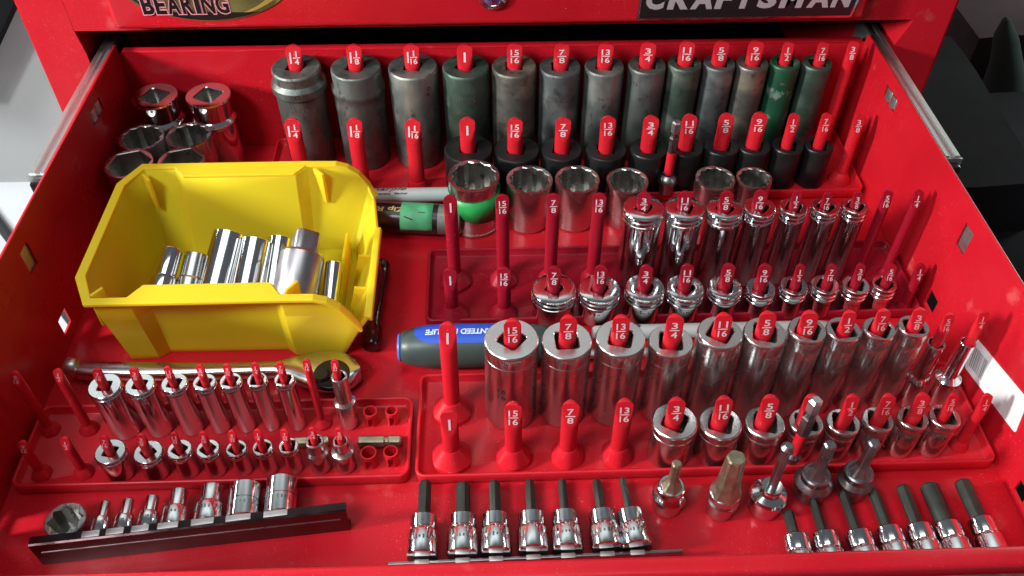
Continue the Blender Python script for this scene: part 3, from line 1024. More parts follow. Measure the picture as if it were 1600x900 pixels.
for row, (Y, L) in ROWS.items():
    T = row[0]
    cnt = 0
    for (n, x, z, sx, sz, od) in L:
        if sx is None:
            continue
        cnt += 1
        r = od / 2
        z0 = 0.0040
        h = sz - z0
        if T == 'A':
            r = min(r, 0.0192)
            if row == 'A2' and n in ('11/16', '3/4'):
                r *= 0.94
        X = (x * 0.35 + sx * 0.65)
        wherey = f"{ORD[cnt - 1]} from left, {'back' if row[1] == '1' else 'front'} row, {TRAYNAME[T]}"
        if row == 'A1':
            mk = A1MAT[n]
            if n == '1 1/4':
                pf = [(r * 0.94, 0), (r * 0.98, 0.002), (r * 1.00, h - 0.0215), (r * 1.01, h - 0.0200), (r * 1.10, h - 0.0178), (r * 1.11, h - 0.0160), (r * 1.11, h - 0.0120),
                      (r * 0.97, h - 0.0085), (r * 0.965, h - 0.0060), (r * 0.99, h - 0.0015), (r * 0.96, h - 0.0004), (r * 0.93, h)]
            elif n == '1 1/8':
                pf = [(r * 0.94, 0), (r * 0.98, 0.002), (r * 1.02, h - 0.026), (r * 1.03, h - 0.0200), (r * 1.07, h - 0.0185), (r * 1.07, h - 0.015), (r * 0.99, h - 0.012), (r * 1.0, h - 0.0015),
                      (r * 0.97, h - 0.0004), (r * 0.94, h)]
            else:
                pf = [(r * 0.95, 0), (r * 0.99, 0.002), (r * 1.0, h - 0.0018), (r * 0.97, h - 0.0005), (r * 0.94, h)]
            o = stand('impact_socket', X, Y, z0, sz, pf, sq, 0.00635 if r > 0.0125 else 0.0058, 0.02, mk, rot=random.uniform(0.2, 0.9))
            tag(o, f"{A1WORD[mk]} deep impact socket on {n} post, {ORD[cnt - 1]} from left at the back", 'socket', 'deep impact sockets along the back of the drawer')
            if n in ('1 1/4', '3/4', '13/16', '7/8', '1/2', '1'):
                stamp(o, r * (1.025 if n == '1 1/4' else 1.0), h - (0.0265 if n == '1 1/4' else 0.020), -1.5, 7, int(x * 1e4), 'zinc' if n != '1/2' else 'green_tape_pale', 1.2)
            if n in ('1 1/4', '1 1/16', '3/4', '9/16', '15/16'):
                hole_mark(o, r * (1.11 if n == '1 1/4' else 1.0), h - (0.0140 if n == '1 1/4' else 0.0105), {'1 1/4': -1.5, '1 1/16': -0.9, '3/4': -2.3, '9/16': -1.0, '15/16': -0.5}[n])
        elif row == 'A2':
            pf = [(r * 0.95, 0), (r * 0.99, 0.0015), (r * 1.0, h - 0.0016), (r * 0.97, h - 0.0004), (r * 0.94, h)]
            o = stand('impact_socket', X, Y, z0, sz, pf, sq, min(0.00635, r * 0.55), 0.015, 'black_steel', rot=random.uniform(0.2, 0.9))
            tag(o, f"short black impact socket on {n} post, {wherey}", 'socket', 'short black impact sockets')
        elif T == 'B':
            # drive end up, two grooves and a raised band below the rim
            s_ = 0.95
            pf = [(r * 0.93, 0), (r * 0.96, 0.001), (r * 0.97, h - 0.0098), (r * 1.015, h - 0.0088), (r * 1.015, h - 0.0072), (r * 0.955, h - 0.0067), (r * 0.955, h - 0.0062),
                  (r * 1.015, h - 0.0057), (r * 1.015, h - 0.0040), (r * 0.95, h - 0.0034), (r * 0.95, h - 0.0028), (r * 1.0, h - 0.0022), (r * 1.0, h - 0.0009), (r * 0.965, h - 0.0002), (r * 0.93, h)]
            if r < 0.0105:
                pf = [(a, b) for a, b in pf]
            o = stand('deep_socket' if row == 'B1' else 'socket', X, Y, z0, sz, pf, sq, min(0.00476, r * 0.60), 0.011, 'chrome', rot=random.uniform(-0.2, 0.4), lean=0.006)
            tag(o, f"{'deep' if row == 'B1' else 'short'} polished chrome socket on {n} post, {wherey}", 'socket', 'polished chrome sockets in the middle right tray')
            if row == 'B2':
                stamp(o, r * 0.97, h - 0.0118, -1.75, 6, int(x * 1e4), 'bore_dark', 0.9)
        elif T == 'C':
            if n in ('5/16', '1/4') and row == 'C1':
                zs = 0.0265 - z0
                R_ = 0.0068 if n == '5/16' else 0.0073
                pf = [(R_ * 0.95, 0), (R_, 0.001), (R_, zs - 0.0015), (R_ * 1.06, zs - 0.001), (R_ * 1.06, zs + 0.0005), (r * 1.15, zs + 0.0032), (r, zs + 0.0045), (r, h - 0.0006), (r * 0.92, h)]
                o = stand('deep_socket', X, Y, z0, sz, pf, hexr, r * 0.68, 0.012, 'chrome')
                tag(o, f"{'slim' if n == '5/16' else 'slimmest'} stepped chrome socket, {'second from right' if n == '5/16' else 'rightmost'}, back row of the front right tray", 'socket', 'worn chrome sockets in the front right tray')
                continue
            if row == 'C1':
                pf = [(r * 0.95, 0), (r * 0.98, 0.0012), (r * 0.98, h - 0.0105), (r * 0.965, h - 0.0102), (r * 0.965, h - 0.0098), (r * 0.985, h - 0.0095), (r, h - 0.0018), (r * 0.975, h - 0.0005), (r * 0.94, h)]
                if n in ('7/16', '3/8', '1/2'):
                    pf = [(r * 0.86, 0), (r * 0.90, 0.0012), (r * 0.90, h * 0.36), (r * 0.98, h * 0.40)] + pf[2:]
            else:
                pf = [(r * 0.93, 0), (r * 0.95, 0.001), (r * 0.95, h - 0.0075), (r * 0.92, h - 0.0070), (r * 0.92, h - 0.0064), (r * 0.96, h - 0.0058), (r, h - 0.0022), (r, h - 0.0011), (r * 0.96, h - 0.0003), (r * 0.92, h)]
            o = stand('deep_socket' if row == 'C1' else 'socket', X, Y, z0, sz, pf, sq, 0.00635 if r > 0.0105 else r * 0.60, 0.014, 'satin', rot=random.uniform(0.1, 0.9), lean=0.008)
            tag(o, f"{'deep' if row == 'C1' else 'short'} worn chrome socket on {n} post, {wherey}", 'socket', 'worn chrome sockets in the front right tray')
            if row == 'C2':
                stamp(o, r * 0.955, h - 0.0105, -1.5, 4, int(x * 1e4), 'bore_dark', 0.9)
            if n == '15/16' and row == 'C1':
                bm = bmesh.new()
                rr = r * 0.985
                for s, c, w_ in (('15', -1.98, 0.0052), ('16', -1.98, 0.0052)):
                    vv = h - 0.030 if s == '15' else h - 0.0352
                    text(bm, s, 0, 0, w_, 0.0036, lambda u, v: Vector((rr * math.cos(c + u / rr), rr * math.sin(c + u / rr), vv + v)), bold=0.01)
                obj('stamped_size', bm, M['dark'], o, smooth=False)
        else:
            word = f"{ORD[cnt - 1]} from the left"
            if (row == 'E1' and n == '5/32') or (row == 'E2' and n in ('3/16', '5/32')):
                zs = {'E1': 0.0258, 'E2': 0.0196}[row] - z0
                R_ = 0.0060
                pf = [(R_ * 0.95, 0), (R_, 0.0008), (R_ * 0.98, zs - 0.002), (R_ * 1.05, zs - 0.0014), (R_ * 1.05, zs), (r * 1.12, zs + 0.0012), (r, zs + 0.002), (r, h - 0.0006), (r * 0.9, h)]
                o = stand('stepped_socket', X, Y, z0, sz, pf, hexr, r * 0.66, 0.008, 'satin')
                tag(o, f"small stepped chrome socket, {wherey}", 'socket', 'small chrome sockets in the front left tray')
                continue
            pf = [(r * 0.92, 0), (r * 0.95, 0.0008), (r * 0.96, h - 0.0052), (r * 1.0, h - 0.0046), (r * 1.0, h - 0.0030), (r * 0.945, h - 0.0026), (r * 0.945, h - 0.0021),
                  (r, h - 0.0017), (r, h - 0.0007), (r * 0.96, h - 0.0002), (r * 0.92, h)]
            o = stand('deep_socket' if row == 'E1' else 'socket', X, Y, z0, sz, pf, sq, min(0.0033, r * 0.66), 0.009, 'chrome', rot=random.uniform(0, 0.8), lean=0.012)
            tag(o, f"small {'deep' if row == 'E1' else 'short'} chrome socket, {wherey}", 'socket', 'small chrome sockets in the front left tray')

# ================================================================== big loose sockets in front of the rear tray
BIG = [(-0.0096, 0.4945, 0.0452, 0.0187, 'large chrome socket wrapped in green tape beside the white marker pen'),
       (0.0300, 0.4950, 0.0398, 0.0170, 'large open chrome socket just right of the green taped one'),
       (0.0652, 0.4952, 0.0396, 0.0163, 'third large open chrome socket from the green taped one'),
       (0.1020, 0.4958, 0.0368, 0.0154, 'large open chrome socket left of the red sleeved bit adapter'),
       (0.1664, 0.4960, 0.0372, 0.0145, 'open chrome socket behind the 5/8 post, larger of the right pair'),
       (0.1959, 0.4960, 0.0366, 0.0131, 'open chrome socket behind the 9/16 post, smaller of the right pair')]
for i, (x, y, zt, r, lab) in enumerate(BIG):
    h = zt - 0.0003
    if i == 0:
        pf = [(r * 0.93, 0), (r * 0.96, 0.0008), (r * 0.96, 0.0022), (r * 0.93, 0.0030), (r * 0.945, 0.010), (r * 0.985, h - 0.006), (r, h - 0.0012), (r * 0.985, h)]
    else:
        pf = [(r * 0.86, 0), (r * 0.895, 0.0010), (r * 0.90, 0.010), (r * 0.935, 0.016), (r * 0.985, h - 0.004), (r, h - 0.0012), (r * 0.985, h)]
    o = stand('large_socket', x, y, 0.0003, zt, pf, star12, r * 0.755, 0.020 if i else 0.024, 'satin', N=96, rot=random.uniform(0, .5), lean=0.0 if i == 0 else 0.02)
    tag(o, lab, 'socket', 'large open chrome sockets in front of the rear tray')
    if i == 0:
        bm = bmesh.new()
        N = 48
        lo, hi = [], []
        for k in range(N):
            a = 2 * PI * k / N
            rr = r * 0.975 + 0.0006
            lo.append(bm.verts.new((rr * 0.965 * math.cos(a), rr * 0.965 * math.sin(a), 0.0150 - 0.0030 * math.cos(a))))
            hi.append(bm.verts.new(((rr + 0.0001) * math.cos(a), (rr + 0.0001) * math.sin(a), 0.0345 + 0.0006 * math.cos(a))))
        bridge(bm, lo, hi)
        t_ = obj('tape_band', bm, M['green_tape'], o, angle=60)
        md = t_.modifiers.new('thickness', 'SOLIDIFY')
        md.thickness = 0.0003

# cluster at the left rear
CL = [(-0.2500, 0.5725, 0.065, 0.0172, 'drive', 'tall chrome socket in the dark rear left corner, drive end up'),
      (-0.2098, 0.5730, 0.065, 0.0168, 'drive', 'tall chrome socket with a bright square drive hole, right one at the rear left'),
      (-0.2540, 0.5370, 0.053, 0.0165, 'star', 'open twelve point socket, left one of the middle pair at the rear left'),
      (-0.2200, 0.5385, 0.053, 0.0163, 'star', 'open twelve point socket, right one of the middle pair at the rear left'),
      (-0.2535, 0.5030, 0.055, 0.0168, 'hex', 'open socket behind the bin corner, left one nearest the bin'),
      (-0.2170, 0.5050, 0.055, 0.0166, 'hex', 'open socket behind the bin rim, right one nearest the bin')]
for (x, y, zt, r, kind, lab) in CL:
    h = zt - 0.0003
    if kind == 'drive':
        pf = [(r * 0.90, 0), (r * 0.92, 0.001), (r * 0.92, h - 0.024), (r * 1.0, h - 0.022), (r * 1.02, h - 0.0205), (r * 0.99, h - 0.019), (r * 0.88, h - 0.017), (r * 0.97, h - 0.003), (r, h - 0.0015), (r * 0.98, h)]
        o = stand('large_socket', x, y, 0.0003, zt, pf, sq, 0.0084, 0.010, 'chrome', rot=0.35)
    else:
        pf = [(r * 0.90, 0), (r * 0.92, 0.001), (r * 0.93, 0.02), (r * 0.985, 0.03), (r, h - 0.001), (r * 0.985, h)]
        o = stand('large_socket', x, y, 0.0003, zt, pf, star12 if kind == 'star' else hexr, r * (0.76 if kind == 'star' else 0.79), 0.022, 'satin', N=96, rot=0.3)
    tag(o, lab, 'socket', 'large chrome sockets at the rear left')
# ================================================================== yellow bin
bin_ = thing('storage_bin', 'yellow plastic hopper front bin full of chrome sockets at the left', 'bin', (-0.165, 0.42, 0.0004))
binv = Matrix.Translation((0.165, -0.42, -0.0004))
# (top x, top y, top z, bottom x, bottom y), from the near front corner round to the far front corner
WALLP = [(-0.0790, 0.3585, 0.0370, -0.0945, 0.3685), (-0.0835, 0.3585, 0.0470, -0.0975, 0.3685), (-0.0890, 0.3585, 0.0560, -0.1010, 0.3685),
         (-0.0960, 0.3585, 0.0620, -0.1055, 0.3685), (-0.1040, 0.3585, 0.0646, -0.1110, 0.3685), (-0.1240, 0.3585, 0.0650, -0.1260, 0.3685),
         (-0.1310, 0.3685, 0.0650, -0.1320, 0.3735), (-0.2060, 0.3685, 0.0650, -0.2080, 0.3735), (-0.2130, 0.3585, 0.0650, -0.2140, 0.3685),
         (-0.2350, 0.3585, 0.0650, -0.2320, 0.3685), (-0.2450, 0.3790, 0.0650, -0.2380, 0.3800), (-0.2450, 0.4660, 0.0650, -0.2380, 0.4550),
         (-0.2350, 0.4845, 0.0650, -0.2320, 0.4660), (-0.2130, 0.4845, 0.0650, -0.2140, 0.4660), (-0.2060, 0.4755, 0.0650, -0.2080, 0.4615),
         (-0.1310, 0.4755, 0.0650, -0.1320, 0.4615), (-0.1240, 0.4845, 0.0650, -0.1260, 0.4660), (-0.1040, 0.4845, 0.0646, -0.1110, 0.4660),
         (-0.0960, 0.4845, 0.0620, -0.1055, 0.4660), (-0.0890, 0.4845, 0.0560, -0.1010, 0.4660), (-0.0835, 0.4840, 0.0470, -0.0975, 0.4650), (-0.0790, 0.4790, 0.0385, -0.0945, 0.4600)]
LIP = [(-0.0752, 0.3700, 0.0330, -0.0935, 0.3790), (-0.0752, 0.4500, 0.0330, -0.0935, 0.4520)]


def binobj(name, bm, solid=0.0, off=-1, parent=None, angle=30):
    bm.transform(binv)
    o = obj(name, bm, M['yellow'], parent or bin_, angle)
    if solid:
        md = o.modifiers.new('thickness', 'SOLIDIFY')
        md.thickness = solid
        md.offset = off
        md.use_even_offset = True
        bv = o.modifiers.new('soft_edges', 'BEVEL')
        bv.width = 0.0006
        bv.segments = 2
        bv.limit_method = 'ANGLE'
        bv.angle_limit = math.radians(50)
    return o


bm = bmesh.new()
lv = []
for t in (0.0, 0.08, 0.35, 0.7, 1.0):
    rr = []
    for (tx, ty, tz, bx, by) in WALLP:
        q = t
        rr.append(bm.verts.new((bx + (tx - bx) * q, by + (ty - by) * q, tz * t)))
    lv.append(rr)
for a, b in zip(lv, lv[1:]):
    bridge(bm, a, b, closed=False)
binobj('side_wall', bm, 0.0020, off=1 if False else -1)
bm = bmesh.new()
lv = []
FR = [WALLP[0]] + LIP + [WALLP[-1]]
for t in (0.0, 0.35, 0.75, 1.0):
    lv.append([bm.verts.new((bx + (tx - bx) * t, by + (ty - by) * t, tz * t)) for (tx, ty, tz, bx, by) in FR])
for a, b in zip(lv, lv[1:]):
    bridge(bm, a, b, closed=False)
binobj('front_wall', bm, 0.0022)
# floor of the bin, with a raised centre between its foot pads
bm = bmesh.new()
bm.faces.new(ring(bm, [(p[3], p[4], 0.0018) for p in WALLP] + [(p[3], p[4], 0.0018) for p in reversed(LIP)]))
binobj('bin_floor', bm, 0.0016)
# rim flange: inner edge follows the wall, outer edge runs straight
bm = bmesh.new()
ins, outs = [], []
for k, (tx, ty, tz, bx, by) in enumerate(WALLP):
    near = k <= 9
    far = k >= 12
    if 5 <= k <= 8 or 13 <= k <= 16 or k in (3, 4, 17, 18, 1, 2, 19, 20):
        o_ = (tx, 0.3550 if near else 0.4880, tz)
        i_ = (tx, ty + (0.0022 if near else -0.0022), tz)
    elif k == 0:
        o_, i_ = (tx + 0.0018, 0.3550, tz - 0.001), (tx, ty + 0.0022, tz)
    elif k == 21:
        o_, i_ = (tx + 0.0022, 0.4815, tz), (tx - 0.001, ty - 0.002, tz)
    elif k == 9:
        o_, i_ = (-0.2370, 0.3550, tz), (-0.2340, 0.3607, tz)
    elif k == 12:
        o_, i_ = (-0.2370, 0.4880, tz), (-0.2340, 0.4823, tz)
    elif k == 10:
        o_, i_ = (-0.2486, 0.3780, tz), (-0.2426, 0.3797, tz)
    else:
        o_, i_ = (-0.2486, 0.4668, tz), (-0.2426, 0.4653, tz)
    ins.append(bm.verts.new((i_[0], i_[1], i_[2] + 0.0012)))
    outs.append(bm.verts.new((o_[0], o_[1], o_[2] + 0.0012)))
bridge(bm, ins, outs, closed=False)
bmesh.ops.recalc_face_normals(bm, faces=bm.faces)
for f in bm.faces:
    if f.normal.z < 0:
        f.normal_flip()
bm.transform(binv)
me = bpy.data.meshes.new('rim')
bm.to_mesh(me)
bm.free()
rim = link('rim', me, M['yellow'], bin_)
md = rim.modifiers.new('thickness', 'SOLIDIFY')
md.thickness = 0.0026
md.offset = -1
bv = rim.modifiers.new('soft_edges', 'BEVEL')
bv.width = 0.0007
bv.segments = 2
bv.limit_method = 'ANGLE'
# front lip flange
bm = bmesh.new()
a = ring(bm, [(-0.0782, 0.3690, 0.0335), (-0.0782, 0.4510, 0.0335)])
b = ring(bm, [(-0.0735, 0.3680, 0.0340), (-0.0735, 0.4520, 0.0340)])
bridge(bm, a, b, closed=False)
binobj('front_lip', bm, 0.0040, off=0)
# stacking ribs in the corners and stiffening ribs inside the hopper front
for x, y, ang in ((-0.2310, 0.4740, -0.9), (-0.1150, 0.4770, -0.8), (-0.2330, 0.3660, 0.9), (-0.1180, 0.3680, 0.9)):
    bm = bmesh.new()
    box(bm, -0.0050, 0.0050, -0.0011, 0.0011, 0.040, 0.0655, bev=0.0006)
    bm.transform(Matrix.Translation((x, y, 0)) @ Matrix.Rotation(ang, 4, 'Z'))
    binobj('stacking_rib', bm)
for y in (0.4000, 0.4300):
    bm = bmesh.new()
    prism(bm, [(-0.0950, 0.0020), (-0.0905, 0.0020), (-0.0800, 0.0290), (-0.0880, 0.0300)], lambda x, z: Vector((x, y - 0.0009, z)), lambda x, z: Vector((x, y + 0.0009, z)))
    binobj('hopper_rib', bm)
bm = bmesh.new()
box(bm, -0.1010, -0.0985, 0.373, 0.462, 0.002, 0.022, bev=0.0008)
binobj('divider_ridge', bm)

# sockets lying in the bin
GB = 'chrome sockets lying in the yellow bin'


def lying(name, label, loc, prof, m, yaw=0.0, pitch=0.0, hole=None, hr=0, depth=0.01, group=None, N=44):
    bm = bmesh.new()
    if hole:
        socket_bm(bm, prof, hole, hr, depth, N, 0.3)
    else:
        lathe(bm, prof, N)
    o = obj(name, bm, M[m], angle=28)
    o.data.materials.append(M['bore'])
    o.matrix_world = axis_y(loc, yaw, pitch)
    return tag(o, label, 'socket', group)


def cyl(r, L, e=0.0008):
    return [(r - e, 0), (r, e), (r, L - e), (r - e, L)]


LEAN = 0.45
lying('stepped_socket', 'stepped chrome socket leaning leftmost in the yellow bin', (-0.2215, 0.3845, 0.0112),
      [(0.0078, 0), (0.0082, 0.001), (0.0082, 0.034), (0.0076, 0.036), (0.0066, 0.0366), (0.0066, 0.055), (0.0062, 0.0559)], 'chrome', yaw=-0.20, pitch=LEAN, group=GB, hole=sq, hr=0.0035, depth=0.006)
lying('socket', 'short dull chrome socket low between the two leftmost tall ones in the bin', (-0.2025, 0.4030, 0.0123),
      [(0.0084, 0), (0.0090, 0.001), (0.0090, 0.018), (0.0080, 0.0195), (0.0078, 0.036), (0.0072, 0.0368)], 'satin', yaw=-0.14, pitch=LEAN, group=GB)
lying('deep_socket', 'largest plain deep chrome socket in the bin, second tall one from the left', (-0.1845, 0.3970, 0.0134), cyl(0.0110, 0.0550), 'chrome', yaw=-0.18, pitch=LEAN, group=GB)
lying('deep_socket', 'plain deep chrome socket in the middle of the bin', (-0.1638, 0.3929, 0.0128), cyl(0.0102, 0.0530), 'chrome', yaw=-0.14, pitch=LEAN, group=GB)
lying('deep_socket', 'plain deep chrome socket partly covered by the grey stepped one in the bin', (-0.1468, 0.4010, 0.0110), cyl(0.0078, 0.0500), 'chrome', yaw=-0.10, pitch=LEAN, group=GB)
o = lying('stepped_socket', 'large grey stepped socket with a square end at the right of the bin', (-0.1280, 0.3835, 0.0230),
          [(0.0138, 0), (0.0144, 0.0012), (0.0144, 0.0400), (0.0132, 0.042)], 'grey_satin', yaw=-0.16, pitch=LEAN, group=GB)
bm = bmesh.new()
lathe(bm, [(0.0088, 0.0415), (0.0088, 0.055), (0.0082, 0.0565)], N=32, rho=lambda a: min(sq(a + 0.25) * 0.94, 1.13))
obj('square_end', bm, M['grey_satin'], o)
stamp(o, 0.0144, 0.034, 1.75, 6, 4, 'paper', 1.1)
lying('deep_socket', 'narrow chrome socket lying against the front of the yellow bin', (-0.1062, 0.3760, 0.0100), cyl(0.0055, 0.050), 'chrome', yaw=-0.08, pitch=0.5, group=GB)

# ================================================================== pens and tubes
# permanent marker lying on the lip of the rear tray
mk = thing('marker_pen', 'white marker pen with black script lying along the rear tray lip', 'pen', (-0.075, 0.5118, 0.0140))
bm = bmesh.new()
T = axis_x((-0.050, 0, 0))
lathe(bm, [(0.0040, 0.0), (0.0052, 0.003), (0.0055, 0.012), (0.0055, 0.100), (0.0046, 0.104), (0.0040, 0.108)], N=28, mtx=T)
obj('barrel', bm, M['white_plastic'], mk)


def wrap(r, x0, zc=0.0, yc=0.0):
    """u along X, v round the cylinder from straight up towards the viewer"""
    def fn(u, v):
        a = v / r
        return Vector((x0 + u, yc - r * math.sin(a), zc + r * math.cos(a)))
    return fn


bm = bmesh.new()
w5 = wrap(0.00565, 0.0)
up = lambda fn: (lambda u, v: fn(u, -v))
text(bm, 'Sharpie', -0.0005, 0.0004, 0.030, 0.0052, up(w5), bold=0.01, shear=0.35)
text(bm, 'Permanent', -0.0055, -0.0036, 0.0160, 0.0017, up(w5), bold=0.03)
text(bm, 'Marker', 0.0105, -0.0036, 0.0100, 0.0017, up(w5), bold=0.03)
obj('lettering', bm, M['ink'], mk, smooth=False)

# dark tube with a yellow upside down word and a strip of green tape
tb = thing('spray_tube', 'dark plastic tube with yellow lettering and a strip of green tape behind the bin', 'tube', (-0.058, 0.4875, 0.0120), (0, 0, -0.10))
bm = bmesh.new()
lathe(bm, [(0.0095, 0.0), (0.0113, 0.002), (0.0115, 0.006), (0.0115, 0.058)], N=36, mtx=axis_x((-0.036, 0, 0)))
obj('barrel', bm, M['tube_dark'], tb)
bm = bmesh.new()
rect(bm, -0.036, 0.0010, -0.016, -0.0030, wrap(0.01158, 0.0), 2, 8)
obj('red_band', bm, M['tube_red'], tb)
bm = bmesh.new()
rect(bm, -0.0050, 0.0185, -0.012, 0.0205, wrap(0.01180, 0.0), 3, 14)
tp = obj('tape_strip', bm, M['green_tape_pale'], tb, angle=60)
tp.modifiers.new('thickness', 'SOLIDIFY').thickness = 0.00025
bm = bmesh.new()
rect(bm, 0.0, 0.0065, 0.0, 0.0009, lambda u, v: wrap(0.01200, 0.0)(u - 0.002, 0.0085 + v + u * 0.35), 5, 1)
rect(bm, 0.0, 0.0050, 0.0, 0.0006, lambda u, v: wrap(0.01200, 0.0)(u + 0.008, 0.0050 + v), 3, 1)
obj('pen_stroke', bm, M['ink'], tp, smooth=False)
bm = bmesh.new()
text(bm, 'Zip Rail', -0.0145, 0.0028, 0.026, 0.0048, lambda u, v: wrap(0.01172, 0.0)(u, v), bold=0.02, flip=False) if False else \
    text(bm, 'Zip Rail', 0.0, 0.0, 0.029, 0.0050, lambda u, v: wrap(0.01172, 0.0)(-0.0160 - u, 0.0030 + v), bold=0.025, shear=0.1)
obj('lettering', bm, M['yellow_print'], tb, smooth=False)
bm = bmesh.new()
lathe(bm, [(0.0113, 0.0), (0.0113, 0.012), (0.0100, 0.016), (0.0085, 0.017)], N=36, mtx=axis_x((0.022, 0, 0)))
obj('clear_end', bm, M['tube_clear'], tb)

# screwdriver
sd = thing('screwdriver', 'screwdriver with grey green handle and blue label, lying between two red trays', 'screwdriver', (-0.006, 0.3605, 0.0150))
bm = bmesh.new()
lathe(bm, [(0.0088, 0.0010), (0.0100, 0.0020), (0.0122, 0.008), (0.0138, 0.018), (0.0142, 0.030), (0.0138, 0.060), (0.0130, 0.085), (0.0105, 0.098), (0.0080, 0.104)], N=40, mtx=axis_x((-0.0515, 0, 0)))
obj('handle', bm, M['handle_grey'], sd, angle=50)
bm = bmesh.new()
lathe(bm, [(0.0082, 0.0), (0.0090, 0.0012), (0.0085, 0.0022)], N=36, mtx=axis_x((-0.0525, 0, 0)))
obj('end_cap', bm, M['blue_cap'], sd)


def hr_(x):      # handle radius at local x
    P = [(-0.0505, 0.0088), (-0.0495, 0.0100), (-0.0435, 0.0122), (-0.0335, 0.0138), (-0.0215, 0.0142), (0.0085, 0.0138), (0.0335, 0.0130), (0.0465, 0.0105)]
    for (a, ra), (b, rb) in zip(P, P[1:]):
        if a <= x <= b:
            return ra + (rb - ra) * (x - a) / (b - a)
    return 0.0105


def onh(e, ph0=0.0):
    return lambda u, v: Vector((u, -(hr_(u) + e) * math.sin(ph0 + v / 0.014), (hr_(u) + e) * math.cos(ph0 + v / 0.014)))


bm = bmesh.new()
g = []
for i in range(25):
    x = -0.0415 + 0.068 * i / 24
    k = min(1.0, math.sqrt(max(0.0, (x + 0.0415) / 0.010)))
    g.append([bm.verts.new(onh(0.00018)(x, -0.0050 + (j / 14 - 0.5) * 0.0265 * (0.45 + 0.55 * k))) for j in range(15)])
for a, b in zip(g, g[1:]):
    bridge(bm, a, b, closed=False)
obj('blue_label', bm, M['handle_blue'], sd, angle=60)
bm = bmesh.new()
text(bm, 'GUARANTEED FOR LIFE', 0, 0, 0.0560, 0.0043, lambda u, v: onh(0.0004)(-0.0066 - u, 0.0002 + v), bold=0.03, shear=0.15)
text(bm, '41294', 0, 0, 0.0120, 0.0017, lambda u, v: onh(0.0004)(0.0075 - u, -0.0040 + v), bold=0.02) if False else None
obj('lettering', bm, M['pale_print'], sd, smooth=False)
bm = bmesh.new()
lathe(bm, [(0.0032, 0.0), (0.0032, 0.075), (0.0024, 0.085)], N=16, mtx=axis_x((0.052, 0.0, -0.0112)))
obj('shaft', bm, M['zinc'], sd)

# white pen lying behind the front right tray
wp = thing('marker_pen', 'white pen lying behind the back row of large worn sockets', 'pen', (0.147, 0.3768, 0.0060))
bm = bmesh.new()
lathe(bm, [(0.0034, 0), (0.0046, 0.002), (0.0050, 0.010), (0.0050, 0.150), (0.0040, 0.158), (0.0025, 0.160)], N=24, mtx=axis_x((-0.080, 0, 0)))
obj('barrel', bm, M['pen_white'], wp)
bm = bmesh.new()
text(bm, 'ei', -0.0250, 0.0012, 0.0052, 0.0036, up(wrap(0.00515, 0.0)), bold=0.03)
text(bm, 's', -0.0500, 0.0012, 0.0028, 0.0036, up(wrap(0.00515, 0.0)), bold=0.03)
obj('lettering', bm, M['ink'], wp, smooth=False)

# ================================================================== ratchet and extension near the bin
rt = thing('ratchet', 'chrome ratchet lying behind the small front left tray, head to the right', 'ratchet', (-0.10, 0.346, 0.0004))


def robj(name, bm, m, parent=None, angle=40):
    bm.transform(Matrix.Translation((0.10, -0.346, -0.0004)))
    return obj(name, bm, M[m], parent or rt, angle)


bm = bmesh.new()
rs = []
for i in range(47):
    t = i / 46
    x = -0.2585 + 0.1770 * t
    if t < 0.70:
        hw, ht = 0.0054 + 0.0006 * math.sin(t * 8), 0.0052
    else:
        q = (t - 0.70) / 0.30
        hw = 0.0057 + 0.0100 * math.sin(min(1.0, q * 1.55) * PI / 2) ** 1.5
        if q > 0.62:
            hw *= math.sqrt(max(0.02, 1 - ((q - 0.62) / 0.385) ** 2))
        ht = 0.0052 + 0.0012 * min(1.0, q * 1.5)
    c = 0.3535 - 0.0035 * math.sin(t * PI * 0.9) - (0.0065 * ((t - 0.7) / 0.3) ** 1.5 if t > 0.7 else 0)
    e = 0.8
    pts = []
    for k in range(24):
        an = 2 * PI * k / 24
        cy, sz = math.cos(an), math.sin(an)
        pts.append((x, c + hw * math.copysign(abs(cy) ** e, cy), 0.0080 + ht * math.copysign(abs(sz) ** e, sz)))
    rs.append(ring(bm, pts))
for p_, q_ in zip(rs, rs[1:]):
    bridge(bm, p_, q_)
bm.faces.new(rs[0])
bm.faces.new(list(reversed(rs[-1])))
robj('body', bm, 'ratchet_chrome', angle=60)
bm = bmesh.new()
lathe(bm, [(0.0052, 0.012), (0.0052, 0.0165), (0.0042, 0.0178)], N=28, mtx=Matrix.Translation((-0.1045, 0.3385, 0)))
robj('reverse_knob', bm, 'black_gloss')
bm = bmesh.new()
lathe(bm, [(0.0112, 0.0110), (0.0112, 0.0145), (0.0104, 0.0148)], N=36, mtx=Matrix.Translation((-0.0985, 0.3410, 0)))
robj('head_plate', bm, 'black_gloss')
bm = bmesh.new()
lathe(bm, [(0.0052, 0), (0.0058, 0.001), (0.0058, 0.006), (0.0050, 0.007)], N=24, mtx=axis_x((-0.2655, 0.3545, 0.011)))
robj('handle_end', bm, 'zinc')
bm = bmesh.new()
lathe(bm, [(0.0050, 0), (0.0062, 0.002), (0.0062, 0.016), (0.0046, 0.020), (0.0046, 0.060), (0.0054, 0.064), (0.0054, 0.076), (0.0044, 0.078)], N=28)
o = obj('extension_bar', bm, M['rail'], angle=35)
o.matrix_world = axis_y((-0.0775, 0.3680, 0.0070), yaw=-0.03)
tag(o, 'dark chrome extension bar lying beside the right end of the yellow bin', 'extension bar')

